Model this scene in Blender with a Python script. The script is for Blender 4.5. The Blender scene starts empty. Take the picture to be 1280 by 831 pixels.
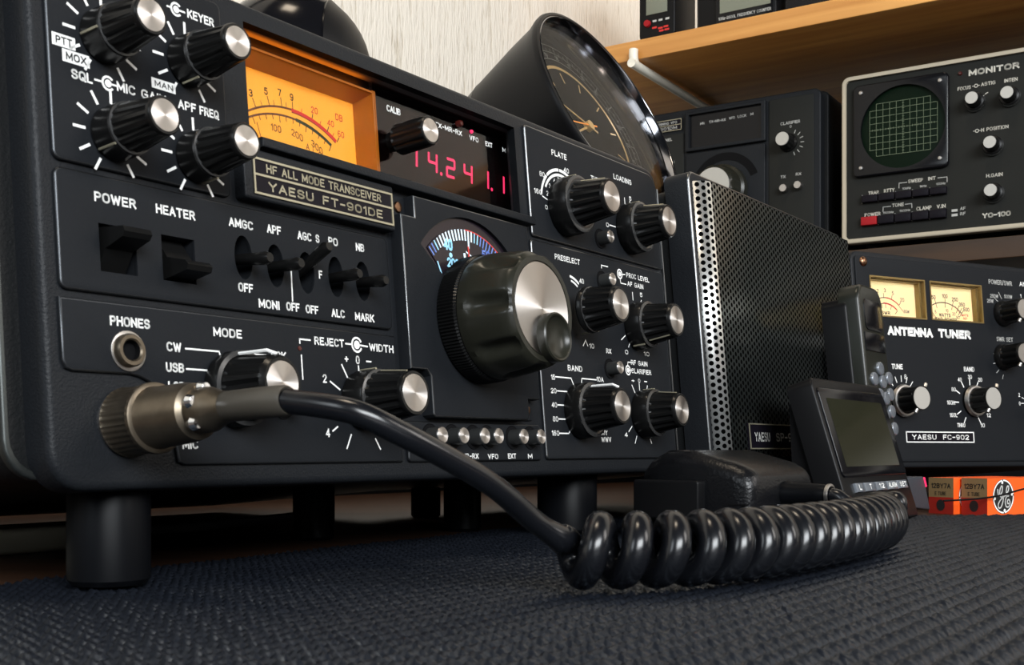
import bpy, bmesh, math, random
from math import sin, cos, pi, radians, sqrt, atan2
from mathutils import Vector, Matrix
from mathutils.geometry import tessellate_polygon
random.seed(7)
SC = bpy.context.scene
COL = SC.collection

# ------------------------------------------------------------------ camera, world, lights, exposure
cam_d = bpy.data.cameras.new('camera')
cam = bpy.data.objects.new('camera', cam_d)
COL.objects.link(cam)
cam.location = (0, 0, 0.036)
cam.rotation_euler = (pi/2, 0, 0)
cam_d.sensor_width = 36.0
cam_d.lens = 1469.4/1280*36.0
cam_d.shift_y = 145.6/1280
cam_d.clip_start = 0.01
cam_d.clip_end = 30
cam_d.dof.use_dof = True
cam_d.dof.focus_distance = 0.55
cam_d.dof.aperture_fstop = 64
SC.camera = cam
SC.view_settings.view_transform = 'Standard'
SC.view_settings.look = 'None'
SC.view_settings.gamma = 1.0
SC.view_settings.use_curve_mapping = False
SC.view_settings.exposure = 0.0

W = bpy.data.worlds.new('room_ambient')
SC.world = W
W.use_nodes = True
W.node_tree.nodes['Background'].inputs[0].default_value = (0.75, 0.85, 1.0, 1)
W.node_tree.nodes['Background'].inputs[1].default_value = 0.022

def area(name, loc, target, sx, sy, power, color):
    d = bpy.data.lights.new(name, 'AREA')
    d.shape = 'RECTANGLE'; d.size = sx; d.size_y = sy
    d.energy = power; d.color = color
    o = bpy.data.objects.new(name, d)
    o.location = loc
    o.rotation_euler = (Vector(target)-Vector(loc)).to_track_quat('-Z', 'Y').to_euler()
    COL.objects.link(o)
    return o
area('left_edge_fill', (-1.0, -1.15, 0.82), (0.0, 0.5, 0.12), 0.45, 0.7, 7, (0.88, 0.95, 1.0))  # unseen fill light, added to brighten the left-hand bevels
area('window_behind', (0.72, -1.42, 0.82), (0.1, 0.6, 0.12), 1.3, 0.72, 74, (0.93, 0.97, 1.0))
area('right_cap_fill', (1.55, -0.10, 0.85), (0.1, 0.55, 0.15), 0.45, 0.7, 9, (1.0, 0.95, 0.9))  # unseen fill light, added for the streaks on the knob caps
area('ceiling_lamp', (-0.1, 0.15, 1.9), (0.2, 1.1, 0.3), 0.35, 0.35, 9, (1.0, 0.84, 0.64))

# ------------------------------------------------------------------ materials
MATS = {}
def mat(name, color, rough=0.5, metal=0.0, spec=0.5, noise=None, bump=None, emit=None, aniso=None, coat=0.0, trans=0.0, ior=1.45):
    if name in MATS: return MATS[name]
    m = bpy.data.materials.new(name); m.use_nodes = True
    nt = m.node_tree; b = nt.nodes['Principled BSDF']
    b.inputs['Base Color'].default_value = (*color, 1)
    b.inputs['Roughness'].default_value = rough
    b.inputs['Metallic'].default_value = metal
    b.inputs['Specular IOR Level'].default_value = spec
    b.inputs['Coat Weight'].default_value = coat
    b.inputs['Transmission Weight'].default_value = trans
    b.inputs['IOR'].default_value = ior
    tc = nt.nodes.new('ShaderNodeTexCoord')
    if noise:
        sc, amt = noise
        n = nt.nodes.new('ShaderNodeTexNoise'); n.inputs['Scale'].default_value = sc; n.inputs['Detail'].default_value = 4
        nt.links.new(tc.outputs['Object'], n.inputs['Vector'])
        mx = nt.nodes.new('ShaderNodeMix'); mx.data_type = 'RGBA'
        mx.inputs[6].default_value = (*[c*(1-amt) for c in color], 1)
        mx.inputs[7].default_value = (*[min(1, c*(1+amt)) for c in color], 1)
        nt.links.new(n.outputs['Fac'], mx.inputs[0]); nt.links.new(mx.outputs[2], b.inputs['Base Color'])
    if bump:
        sc, st, di = bump
        n = nt.nodes.new('ShaderNodeTexNoise'); n.inputs['Scale'].default_value = sc; n.inputs['Detail'].default_value = 3
        nt.links.new(tc.outputs['Object'], n.inputs['Vector'])
        bp = nt.nodes.new('ShaderNodeBump'); bp.inputs['Strength'].default_value = st; bp.inputs['Distance'].default_value = di
        nt.links.new(n.outputs['Fac'], bp.inputs['Height']); nt.links.new(bp.outputs['Normal'], b.inputs['Normal'])
    if aniso:
        b.inputs['Anisotropic'].default_value = aniso
        b.inputs['Anisotropic Rotation'].default_value = 0.25
        tg = nt.nodes.new('ShaderNodeTangent'); tg.direction_type = 'RADIAL'; tg.axis = 'Y'
        nt.links.new(tg.outputs['Tangent'], b.inputs['Tangent'])
    if emit:
        b.inputs['Emission Color'].default_value = (*emit[0], 1)
        b.inputs['Emission Strength'].default_value = emit[1]
    MATS[name] = m
    return m

PANEL = mat('charcoal_painted_metal', (0.0100, 0.0112, 0.0132), 0.5, spec=0.10, noise=(900, 0.12), bump=(2500, 0.25, 0.0002))
BEZEL = mat('charcoal_textured_casting', (0.0100, 0.0112, 0.0132), 0.40, spec=0.14, noise=(700, 0.15), bump=(1400, 0.5, 0.0003))
EDGE = mat('chamfer_metal', (0.16, 0.165, 0.17), 0.30, metal=1.0)  # metal for chamfers, paler than the panel faces
CASE = mat('black_wrinkle_case', (0.006, 0.0065, 0.007), 0.45, spec=0.15, bump=(1200, 0.5, 0.0003))
DARK = mat('matte_black_gap', (0.004, 0.004, 0.0045), 0.8, spec=0.1)
KNOB = mat('black_knob_plastic', (0.005, 0.005, 0.005), 0.28, spec=0.25)
KNOBG = mat('olive_black_knob_metal', (0.015, 0.015, 0.011), 0.28, metal=0.0, spec=0.35)
ALU = mat('spun_aluminium', (0.60, 0.57, 0.55), 0.36, metal=1.0, aniso=0.9)
CHROME = mat('polished_chrome', (0.75, 0.76, 0.78), 0.13, metal=1.0)
DKRING = mat('dark_glossy_ring', (0.06, 0.06, 0.06), 0.25, metal=0.6)
STEEL = mat('dull_steel', (0.42, 0.40, 0.38), 0.35, metal=1.0)
NICKEL = mat('aged_nickel', (0.14, 0.115, 0.085), 0.36, metal=0.9, noise=(300, 0.25))
WHITE = mat('white_silkscreen', (0.82, 0.82, 0.80), 0.6)
GREYINK = mat('grey_silkscreen', (0.42, 0.42, 0.40), 0.6)
CREAM = mat('cream_silkscreen', (0.52, 0.50, 0.44), 0.6)
BLACKINK = mat('black_ink', (0.01, 0.01, 0.01), 0.6)
BROWNINK = mat('brown_ink', (0.11, 0.03, 0.008), 0.6)
GREENINK = mat('green_black_ink', (0.03, 0.035, 0.012), 0.6)
REDINK = mat('red_ink', (0.55, 0.02, 0.015), 0.6)
GOLD = mat('pale_gold_trim', (0.40, 0.37, 0.27), 0.4, metal=0.7)
PLATE = mat('black_name_plate', (0.006, 0.005, 0.008), 0.35, spec=0.12)
BUTTON = mat('dark_grey_button', (0.025, 0.026, 0.026), 0.35, spec=0.3)
RUBBER = mat('black_rubber', (0.0025, 0.0028, 0.0036), 0.4, spec=0.08)
CORD = mat('black_vinyl_cord', (0.004, 0.0045, 0.006), 0.24, spec=0.5)
BROWNLENS = mat('dark_red_lens', (0.05, 0.008, 0.006), 0.2)
SCREWM = mat('bronze_screw', (0.22, 0.12, 0.07), 0.3, metal=1.0)
AMBER = mat('lit_amber_dial', (0.50, 0.20, 0.02), 0.6, emit=((1.0, 0.33, 0.010), 0.50))
AMBERWALL = mat('amber_meter_moulding', (0.26, 0.075, 0.006), 0.3, emit=((1.0, 0.20, 0.004), 0.05))
LED = mat('lit_red_led', (0.3, 0.01, 0.03), 0.4, emit=((1.0, 0.05, 0.20), 3.4))
LEDP = mat('lit_indicator_red', (0.3, 0.01, 0.03), 0.4, emit=((1.0, 0.03, 0.14), 1.2))
DIALW = mat('lit_dial_white', (0.3, 0.35, 0.4), 0.5, emit=((0.72, 0.92, 1.0), 0.85))
DIALB = mat('lit_dial_cyan', (0.2, 0.3, 0.4), 0.5, emit=((0.30, 0.75, 1.0), 0.75))
DIALDB = mat('lit_dial_blue', (0.1, 0.15, 0.3), 0.5, emit=((0.10, 0.20, 0.75), 0.5))
DIALR = mat('lit_dial_red', (0.3, 0.02, 0.02), 0.5, emit=((0.75, 0.05, 0.03), 0.5))
DIALBG = mat('dark_dial_glass', (0.012, 0.008, 0.012), 0.25)
SMOKE = mat('smoked_display_window', (0.45, 0.30, 0.28), 0.05, trans=1.0, ior=1.3)
CLEAR = mat('clear_window', (1, 1, 1), 0.02, trans=1.0, ior=1.07)
TUNM = mat('lit_cream_meter', (0.80, 0.66, 0.36), 0.6, emit=((1.0, 0.72, 0.30), 0.42))
TUNB = mat('brass_meter_frame', (0.20, 0.135, 0.045), 0.4, metal=0.5)
GREYPANEL = mat('grey_painted_panel', (0.016, 0.0165, 0.015), 0.5, spec=0.10, noise=(900, 0.12))
BEIGE = mat('beige_trim', (0.42, 0.37, 0.28), 0.4)
CRT = mat('dark_green_crt', (0.002, 0.006, 0.003), 0.35, spec=0.08, emit=((0.02, 0.10, 0.02), 0.015))
GRID = mat('pale_green_graticule', (0.10, 0.13, 0.08), 0.5, emit=((0.35, 0.5, 0.2), 0.02))
REDBTN = mat('red_push_button', (0.30, 0.010, 0.014), 0.4, spec=0.2)
GLOSS = mat('glossy_black_plastic', (0.004, 0.004, 0.005), 0.16, spec=0.25)
SATIN = mat('satin_black_plastic', (0.005, 0.005, 0.0055), 0.35, spec=0.15)
DARKGREEN = mat('dark_olive_plastic', (0.010, 0.011, 0.008), 0.3, spec=0.4)
LCD = mat('olive_lcd', (0.020, 0.0205, 0.012), 0.10, noise=(500, 0.3))
LCD2 = mat('grey_lcd', (0.16, 0.17, 0.13), 0.3)
KEY = mat('silver_key', (0.22, 0.24, 0.27), 0.25, metal=0.5)
LEATHER = mat('pebbled_black_plastic', (0.004, 0.0042, 0.005), 0.26, spec=0.3, bump=(900, 0.6, 0.0003))
CRADLE = mat('slate_plastic', (0.035, 0.040, 0.050), 0.5)
ORANGE = mat('orange_card', (0.85, 0.10, 0.008), 0.5)
DKRED = mat('red_card', (0.27, 0.012, 0.006), 0.55)
TAN = mat('tan_card', (0.19, 0.125, 0.055), 0.6)
BEIGEBAR = mat('beige_plastic', (0.55, 0.53, 0.42), 0.5)
ENAMEL = mat('cream_enamel', (0.75, 0.72, 0.62), 0.4)
GOLDD = mat('gold_dial_print', (0.45, 0.28, 0.09), 0.35, metal=0.5)
ORNG = mat('orange_clock_hand', (0.9, 0.28, 0.02), 0.5)
CRUMB = mat('pale_crumb', (0.6, 0.45, 0.35), 0.8)

def wood(name, c1, c2, rot, scale, rough=0.5):
    m = bpy.data.materials.new(name); m.use_nodes = True
    nt = m.node_tree; b = nt.nodes['Principled BSDF']
    tc = nt.nodes.new('ShaderNodeTexCoord'); mp = nt.nodes.new('ShaderNodeMapping')
    mp.inputs['Rotation'].default_value = rot; mp.inputs['Scale'].default_value = scale
    n = nt.nodes.new('ShaderNodeTexNoise'); n.inputs['Scale'].default_value = 1.0; n.inputs['Detail'].default_value = 6; n.inputs['Distortion'].default_value = 0.8
    r = nt.nodes.new('ShaderNodeValToRGB')
    r.color_ramp.elements[0].position = 0.3; r.color_ramp.elements[0].color = (*c1, 1)
    r.color_ramp.elements[1].position = 0.7; r.color_ramp.elements[1].color = (*c2, 1)
    nt.links.new(tc.outputs['Object'], mp.inputs[0]); nt.links.new(mp.outputs[0], n.inputs['Vector'])
    nt.links.new(n.outputs['Fac'], r.inputs[0]); nt.links.new(r.outputs[0], b.inputs['Base Color'])
    b.inputs['Roughness'].default_value = rough
    return m
PINE = wood('varnished_pine', (0.46, 0.19, 0.04), (0.66, 0.33, 0.09), (0, 0, 0), (4, 60, 90), 0.4)
DKBOARD = wood('dark_brown_board', (0.02, 0.009, 0.0035), (0.042, 0.019, 0.007), (0, 0, 0), (4, 60, 90), 0.5)  # darker brown than the pine of the upper shelf
BENCHW = wood('brown_bench_wood', (0.035, 0.014, 0.006), (0.065, 0.027, 0.011), (0, 0, radians(-55)), (6, 70, 70), 0.45)

def wallpaper():
    m = bpy.data.materials.new('vertical_grain_wallpaper'); m.use_nodes = True
    nt = m.node_tree; b = nt.nodes['Principled BSDF']; L = nt.links
    tc = nt.nodes.new('ShaderNodeTexCoord'); mp = nt.nodes.new('ShaderNodeMapping')
    mp.inputs['Scale'].default_value = (420, 420, 75)
    n = nt.nodes.new('ShaderNodeTexNoise'); n.inputs['Scale'].default_value = 1; n.inputs['Detail'].default_value = 3
    L.new(tc.outputs['Object'], mp.inputs[0]); L.new(mp.outputs[0], n.inputs['Vector'])
    mp2 = nt.nodes.new('ShaderNodeMapping'); mp2.inputs['Scale'].default_value = (170, 170, 14)
    n2 = nt.nodes.new('ShaderNodeTexNoise'); n2.inputs['Scale'].default_value = 1; n2.inputs['Detail'].default_value = 2
    L.new(tc.outputs['Object'], mp2.inputs[0]); L.new(mp2.outputs[0], n2.inputs['Vector'])
    ad = nt.nodes.new('ShaderNodeMath'); ad.operation = 'ADD'
    L.new(n.outputs['Fac'], ad.inputs[0]); L.new(n2.outputs['Fac'], ad.inputs[1])
    r = nt.nodes.new('ShaderNodeValToRGB')
    r.color_ramp.elements[0].position = 0.30; r.color_ramp.elements[0].color = (0.50, 0.44, 0.35, 1)
    r.color_ramp.elements[1].position = 0.46; r.color_ramp.elements[1].color = (0.72, 0.67, 0.59, 1)
    hf = nt.nodes.new('ShaderNodeMath'); hf.operation = 'MULTIPLY'; hf.inputs[1].default_value = 0.5
    L.new(ad.outputs[0], hf.inputs[0]); L.new(hf.outputs[0], r.inputs[0]); L.new(r.outputs[0], b.inputs['Base Color'])
    bp = nt.nodes.new('ShaderNodeBump'); bp.inputs['Strength'].default_value = 0.9; bp.inputs['Distance'].default_value = 0.003
    L.new(hf.outputs[0], bp.inputs['Height']); L.new(bp.outputs['Normal'], b.inputs['Normal'])
    b.inputs['Roughness'].default_value = 0.85
    return m
WALLP = wallpaper()

def grille_mat(name, col):
    # perforated sheet: hexagonal rows of round holes, laid out in the sheet's own width/height (object x, z)
    m = bpy.data.materials.new(name); m.use_nodes = True
    nt = m.node_tree; b = nt.nodes['Principled BSDF']; L = nt.links
    tc = nt.nodes.new('ShaderNodeTexCoord'); sp = nt.nodes.new('ShaderNodeSeparateXYZ')
    L.new(tc.outputs['UV'], sp.inputs[0])
    def M(op, a, bb=None):
        n = nt.nodes.new('ShaderNodeMath'); n.operation = op
        for i, v in enumerate((a, bb)):
            if v is None: continue
            if isinstance(v, (int, float)): n.inputs[i].default_value = v
            else: L.new(v, n.inputs[i])
        return n.outputs[0]
    P = 0.00345; Q = P*0.866*2
    def cell(offx, offz):
        x = M('SUBTRACT', M('FRACT', M('ADD', M('DIVIDE', sp.outputs[0], Q), offx)), 0.5)
        z = M('SUBTRACT', M('FRACT', M('ADD', M('DIVIDE', sp.outputs[1], P), offz)), 0.5)
        x = M('MULTIPLY', x, Q); z = M('MULTIPLY', z, P)
        return M('SQRT', M('ADD', M('MULTIPLY', x, x), M('MULTIPLY', z, z)))
    d = M('MINIMUM', cell(0, 0), cell(0.5, 0.5))
    hole = M('LESS_THAN', d, 0.00112)
    mx = nt.nodes.new('ShaderNodeMix'); mx.data_type = 'RGBA'
    mx.inputs[6].default_value = (*col, 1); mx.inputs[7].default_value = (0.002, 0.002, 0.002, 1)
    L.new(hole, mx.inputs[0]); L.new(mx.outputs[2], b.inputs['Base Color'])
    mr = nt.nodes.new('ShaderNodeMix'); mr.inputs[2].default_value = 0.28; mr.inputs[3].default_value = 1.0
    L.new(hole, mr.inputs[0]); L.new(mr.outputs[0], b.inputs['Roughness'])
    ms = M('SUBTRACT', 0.8, M('MULTIPLY', hole, 0.8)); L.new(ms, b.inputs['Specular IOR Level'])
    mm = M('SUBTRACT', 0.85, M('MULTIPLY', hole, 0.85)); L.new(mm, b.inputs['Metallic'])
    return m
GRILLE = grille_mat('perforated_grey_sheet', (0.095, 0.108, 0.104))
GRILLE_GLINT = grille_mat('perforated_edge_highlight', (0.78, 0.78, 0.76))  # paler copy of the sheet: highlight of the rolled edge put into its colour

# ------------------------------------------------------------------ mesh helpers (all lengths in millimetres)
class MB:
    def __init__(s): s.v = []; s.f = []; s.m = []; s.mats = []; s.uv = None
    def mi(s, m):
        if m not in s.mats: s.mats.append(m)
        return s.mats.index(m)
    def add(s, vs, fs, m):
        b = len(s.v); k = s.mi(m)
        s.v += [tuple(v) for v in vs]
        for f in fs: s.f.append(tuple(b+i for i in f)); s.m.append(k)
        return s
    def build(s, name, parent=None, loc=None, flat=False, angle=35, recalc=True):
        me = bpy.data.meshes.new(name)
        me.from_pydata([(x*.001, y*.001, z*.001) for x, y, z in s.v], [], s.f)
        for m in s.mats: me.materials.append(m)
        me.polygons.foreach_set('material_index', s.m)
        if recalc:
            bm = bmesh.new(); bm.from_mesh(me)
            bmesh.ops.recalc_face_normals(bm, faces=bm.faces); bm.to_mesh(me); bm.free()
        if not flat:
            me.shade_smooth()
            me.set_sharp_from_angle(angle=radians(angle))
        me.update()
        o = bpy.data.objects.new(name, me); COL.objects.link(o)
        if parent: o.parent = parent
        if loc: o.location = [c*.001 for c in loc]
        return o

def thing(name, label, cat, loc, rz=0.0, tilt=0.0, group=None):
    o = bpy.data.objects.new(name, None); COL.objects.link(o)
    o.empty_display_size = 0.02
    o.location = [c*.001 for c in loc]; o.rotation_euler = (-tilt, 0, rz)
    o['label'] = label; o['category'] = cat
    if group: o['group'] = group
    return o
def tag(o, label, cat, group=None):
    o['label'] = label; o['category'] = cat
    if group: o['group'] = group
    return o

def rrect(u0, v0, u1, v1, r, n=6):
    rs = r if isinstance(r, (tuple, list)) else (r, r, r, r)   # bl, br, tr, tl
    out = []
    for (cx, cy, a0, q) in ((u0+rs[0], v0+rs[0], pi, rs[0]), (u1-rs[1], v0+rs[1], 1.5*pi, rs[1]), (u1-rs[2], v1-rs[2], 0, rs[2]), (u0+rs[3], v1-rs[3], .5*pi, rs[3])):
        if q <= 0.01: out.append((cx, cy)); continue
        for i in range(n+1):
            a = a0+.5*pi*i/n; out.append((cx+q*cos(a), cy+q*sin(a)))
    return out
def circle(cx, cy, r, n=32, ry=None): return [(cx+r*cos(2*pi*i/n), cy+(ry or r)*sin(2*pi*i/n)) for i in range(n)]
def inset(poly, d):
    n = len(poly); out = []
    for i in range(n):
        p0, p, p1 = Vector(poly[i-1]), Vector(poly[i]), Vector(poly[(i+1) % n])
        e0 = (p-p0); e1 = (p1-p)
        if e0.length < 1e-6 or e1.length < 1e-6: out.append(tuple(p)); continue
        e0.normalize(); e1.normalize()
        n0 = Vector((-e0.y, e0.x)); n1 = Vector((-e1.y, e1.x))
        b = n0+n1; k = b.length_squared
        b = b*(2/k) if k > .15 else n0
        out.append((p.x+b.x*d, p.y+b.y*d))
    return out
def ccw(p):
    a = sum(p[i-1][0]*p[i][1]-p[i][0]*p[i-1][1] for i in range(len(p)))
    return list(p) if a > 0 else list(reversed(p))

def prism(mb, outline, y0, y1, m, bevel=0.0, holes=(), back=True, frame=None, backbevel=0.0, edge=None):
    """outline in the (x,z) panel plane, front face at y0 (towards the viewer), back at y1"""
    fr = frame or (lambda u, v, y: (u, y, v))
    o = ccw(outline); n = len(o)
    rings = []
    if bevel > 0:
        k = 2 if bevel < .45 else (3 if bevel < 1.3 else 5)
        for i in range(k+1):
            a = .5*pi*i/k
            rings.append((inset(o, bevel*(1-sin(a))), y0+bevel*(1-cos(a))))
    else: rings.append((o, y0))
    if backbevel > 0:
        rings.append((o, y1-backbevel)); rings.append((inset(o, backbevel*.3), y1-backbevel*.3)); rings.append((inset(o, backbevel), y1))
    else: rings.append((o, y1))
    vs = []; fs = []
    for ring, y in rings: vs += [fr(u, v, y) for u, v in ring]
    for j in range(len(rings)-1):
        for i in range(n):
            a = j*n+i; b = j*n+(i+1) % n
            fs.append((a, b, b+n, a+n))
    hs = [ccw(h) for h in holes]
    base = len(vs); 
    for h in hs:
        q = len(h)
        vs += [fr(u, v, y0) for u, v in h]+[fr(u, v, y1) for u, v in h]
    def cap(ring, first, hoff):
        polys = [[Vector((u, v, 0)) for u, v in ring]]+[[Vector((u, v, 0)) for u, v in h] for h in hs]
        idx = list(range(first, first+n)); b = base
        for h in hs:
            idx += [b+(len(h) if hoff else 0)+i for i in range(len(h))]; b += 2*len(h)
        for t in tessellate_polygon(polys): fs.append(tuple(idx[i] for i in t))
    cap(rings[0][0], 0, False)
    if back: cap(rings[-1][0], (len(rings)-1)*n, True)
    b = base
    for h in hs:
        q = len(h)
        for i in range(q): fs.append((b+i, b+(i+1) % q, b+q+(i+1) % q, b+q+i))
        b += 2*q
    mb.add(vs, fs, m)
    if edge and bevel > 0:
        e = mb.mi(edge); b0 = len(mb.f)-len(fs)
        for q in range(k*n): mb.m[b0+q] = e
def box(mb, x0, x1, y0, y1, z0, z1, m, bevel=0.0, r=0.0):
    prism(mb, rrect(x0, z0, x1, z1, max(r, 0)), y0, y1, m, bevel)

def lathe(mb, prof, m, n=40, mod=None, c=(0, 0), mats=None):
    """revolve (radius, y) about the local y axis; mod(theta, i) scales the radius; mats: per segment material"""
    vs = []; idx = []
    for i, (r, y) in enumerate(prof):
        if r < 1e-5:
            idx.append([len(vs)]*n); vs.append((c[0], y, c[1]))
        else:
            row = []
            for k in range(n):
                t = 2*pi*k/n; q = r*(mod(t, i) if mod else 1)
                row.append(len(vs)); vs.append((c[0]+q*cos(t), y, c[1]+q*sin(t)))
            idx.append(row)
    groups = {}
    for i in range(len(prof)-1):
        mm = mats[i] if mats else m
        for k in range(n):
            a, b = idx[i][k], idx[i][(k+1) % n]; d, e = idx[i+1][k], idx[i+1][(k+1) % n]
            f = []
            for q in (a, b, e, d):
                if q not in f: f.append(q)
            if len(f) > 2: groups.setdefault(mm.name, (mm, []))[1].append(tuple(f))
    first = True
    base = len(mb.v)
    mb.v += vs
    for mm, fs in groups.values():
        k = mb.mi(mm)
        for f in fs: mb.f.append(tuple(base+i for i in f)); mb.m.append(k)

def smooth_path(pts, sub=8):
    P = [Vector(p) for p in pts]; out = []
    for i in range(len(P)-1):
        p0 = P[max(i-1, 0)]; p1 = P[i]; p2 = P[i+1]; p3 = P[min(i+2, len(P)-1)]
        for k in range(sub):
            t = k/sub
            out.append(.5*((2*p1)+(p2-p0)*t+(2*p0-5*p1+4*p2-p3)*t*t+(3*p1-p0-3*p2+p3)*t**3))
    out.append(P[-1]); return out
def tube(mb, path, r, m, n=12, caps=True):
    P = [Vector(p) for p in path]; N = len(P); vs = []; fs = []
    up = Vector((0, 0, 1)); prev = None
    for i in range(N):
        t = (P[min(i+1, N-1)]-P[max(i-1, 0)]).normalized()
        if prev is None:
            a = t.cross(up)
            if a.length < .01: a = t.cross(Vector((1, 0, 0)))
            a.normalize()
        else:
            a = (prev-t*prev.dot(t)).normalized()
        prev = a; b = t.cross(a)
        rr = r[i] if isinstance(r, (list, tuple)) else r
        for k in range(n):
            q = 2*pi*k/n; vs.append(P[i]+a*(rr*cos(q))+b*(rr*sin(q)))
    for i in range(N-1):
        for k in range(n):
            fs.append((i*n+k, i*n+(k+1) % n, (i+1)*n+(k+1) % n, (i+1)*n+k))
    if caps: fs.append(tuple(range(n))); fs.append(tuple((N-1)*n+k for k in range(n)))
    mb.add(vs, fs, m)

# ---- single-stroke engraving alphabet (cap height 6 units); round() pieces are arcs given as (cx, cy, rx, ry, a0, a1)
def A_(cx, cy, rx, ry, a0, a1, n=9): return [(cx+rx*cos(radians(a0+(a1-a0)*i/n)), cy+ry*sin(radians(a0+(a1-a0)*i/n))) for i in range(n+1)]
GL = {
 'A': (4, [[(0, 0), (2, 6), (4, 0)], [(.75, 2), (3.25, 2)]]),
 'B': (3.6, [[(0, 0), (0, 6), (2, 6)]+A_(2, 4.6, 1.4, 1.4, 90, -90)+[(0, 3.2)], [(2, 3.2)]+A_(2.1, 1.6, 1.5, 1.6, 90, -90)+[(0, 0)]]),
 'C': (3.8, [A_(2, 3.9, 2, 2.1, 38, 180)+A_(2, 2.1, 2, 2.1, 180, 322)]),
 'D': (3.8, [[(0, 0), (0, 6), (1.6, 6)]+A_(1.6, 3.8, 2.2, 2.2, 90, 0)+A_(1.6, 2.2, 2.2, 2.2, 0, -90)+[(0, 0)]]),
 'E': (3.3, [[(3.3, 6), (0, 6), (0, 0), (3.3, 0)], [(0, 3.1), (2.8, 3.1)]]),
 'F': (3.2, [[(3.2, 6), (0, 6), (0, 0)], [(0, 3.1), (2.7, 3.1)]]),
 'G': (3.9, [A_(2, 3.9, 2, 2.1, 40, 180)+A_(2, 2.1, 2, 2.1, 180, 300)+[(3.9, 1.2), (3.9, 2.8), (2.3, 2.8)]]),
 'H': (3.8, [[(0, 0), (0, 6)], [(3.8, 0), (3.8, 6)], [(0, 3.1), (3.8, 3.1)]]),
 'I': (0, [[(0, 0), (0, 6)]]),
 'J': (2.8, [[(2.8, 6), (2.8, 1.5)]+A_(1.4, 1.5, 1.4, 1.5, 0, -180)]),
 'K': (3.7, [[(0, 0), (0, 6)], [(3.6, 6), (0, 2.2)], [(1.3, 3.5), (3.7, 0)]]),
 'L': (3.1, [[(0, 6), (0, 0), (3.1, 0)]]),
 'M': (4.6, [[(0, 0), (0, 6), (2.3, 1.2), (4.6, 6), (4.6, 0)]]),
 'N': (3.9, [[(0, 0), (0, 6), (3.9, 0), (3.9, 6)]]),
 'O': (4.0, [A_(2, 3.9, 2, 2.1, 0, 180)+A_(2, 2.1, 2, 2.1, 180, 360)+[(4, 3.9)]]),
 'P': (3.5, [[(0, 0), (0, 6), (1.9, 6)]+A_(1.9, 4.4, 1.6, 1.6, 90, -90)+[(0, 2.8)]]),
 'Q': (4.0, [A_(2, 3.9, 2, 2.1, 0, 180)+A_(2, 2.1, 2, 2.1, 180, 360)+[(4, 3.9)], [(2.4, 1.6), (4.1, -.4)]]),
 'R': (3.7, [[(0, 0), (0, 6), (1.9, 6)]+A_(1.9, 4.5, 1.5, 1.5, 90, -90)+[(0, 3.0)], [(1.9, 3.0), (3.7, 0)]]),
 'S': (3.6, [A_(1.8, 4.55, 1.7, 1.45, 20, 270)+A_(1.8, 1.55, 1.8, 1.55, 90, -160)]),
 'T': (3.8, [[(0, 6), (3.8, 6)], [(1.9, 6), (1.9, 0)]]),
 'U': (3.8, [[(0, 6), (0, 1.9)]+A_(1.9, 1.9, 1.9, 1.9, 180, 360)+[(3.8, 6)]]),
 'V': (4, [[(0, 6), (2, 0), (4, 6)]]),
 'W': (5.6, [[(0, 6), (1.4, 0), (2.8, 5.4), (4.2, 0), (5.6, 6)]]),
 'X': (3.8, [[(0, 6), (3.8, 0)], [(0, 0), (3.8, 6)]]),
 'Y': (4, [[(0, 6), (2, 3), (4, 6)], [(2, 3), (2, 0)]]),
 'Z': (3.5, [[(0, 6), (3.5, 6), (0, 0), (3.5, 0)]]),
 '0': (3.5, [A_(1.75, 4.1, 1.75, 1.9, 0, 180)+A_(1.75, 1.9, 1.75, 1.9, 180, 360)+[(3.5, 4.1)]]),
 '1': (1.3, [[(0, 4.8), (1.3, 6), (1.3, 0)]]),
 '2': (3.4, [A_(1.7, 4.4, 1.7, 1.6, 165, -20)+[(0, 0), (3.4, 0)]]),
 '3': (3.4, [A_(1.65, 4.6, 1.6, 1.4, 155, -90)+A_(1.65, 1.6, 1.75, 1.6, 90, -155)]),
 '4': (3.7, [[(2.8, 0), (2.8, 6), (0, 1.6), (3.7, 1.6)]]),
 '5': (3.4, [[(3.2, 6), (.4, 6), (.2, 3.3)]+A_(1.65, 1.95, 1.75, 1.95, 120, -155)]),
 '6': (3.4, [[(2.9, 5.7), (1.8, 6)]+A_(1.7, 3.6, 1.7, 2.4, 100, 180)+A_(1.7, 1.8, 1.7, 1.8, 180, 540)]),
 '7': (3.3, [[(0, 6), (3.3, 6), (1.2, 0)]]),
 '8': (3.4, [A_(1.7, 4.6, 1.5, 1.4, -90, 270, 14), A_(1.7, 1.6, 1.7, 1.6, 90, 450, 14)]),
 '9': (3.4, [[(.5, .3), (1.6, 0)]+A_(1.7, 2.4, 1.7, 2.4, -80, 0)+A_(1.7, 4.2, 1.7, 1.8, 0, 360, 14)]),
 '-': (2.4, [[(0, 2.9), (2.4, 2.9)]]), '+': (3.2, [[(0, 2.9), (3.2, 2.9)], [(1.6, 1.3), (1.6, 4.5)]]), '.': (.2, [[(0, .1), (.2, .1)]]), '/': (2.4, [[(0, -.4), (2.4, 6.4)]]), ' ': (1.6, []),
 'k': (2.9, [[(0, 0), (0, 6)], [(2.7, 4), (0, 1.6)], [(1, 2.4), (2.9, 0)]]), 'z': (2.6, [[(0, 4), (2.6, 4), (0, 0), (2.6, 0)]]),
}
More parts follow.
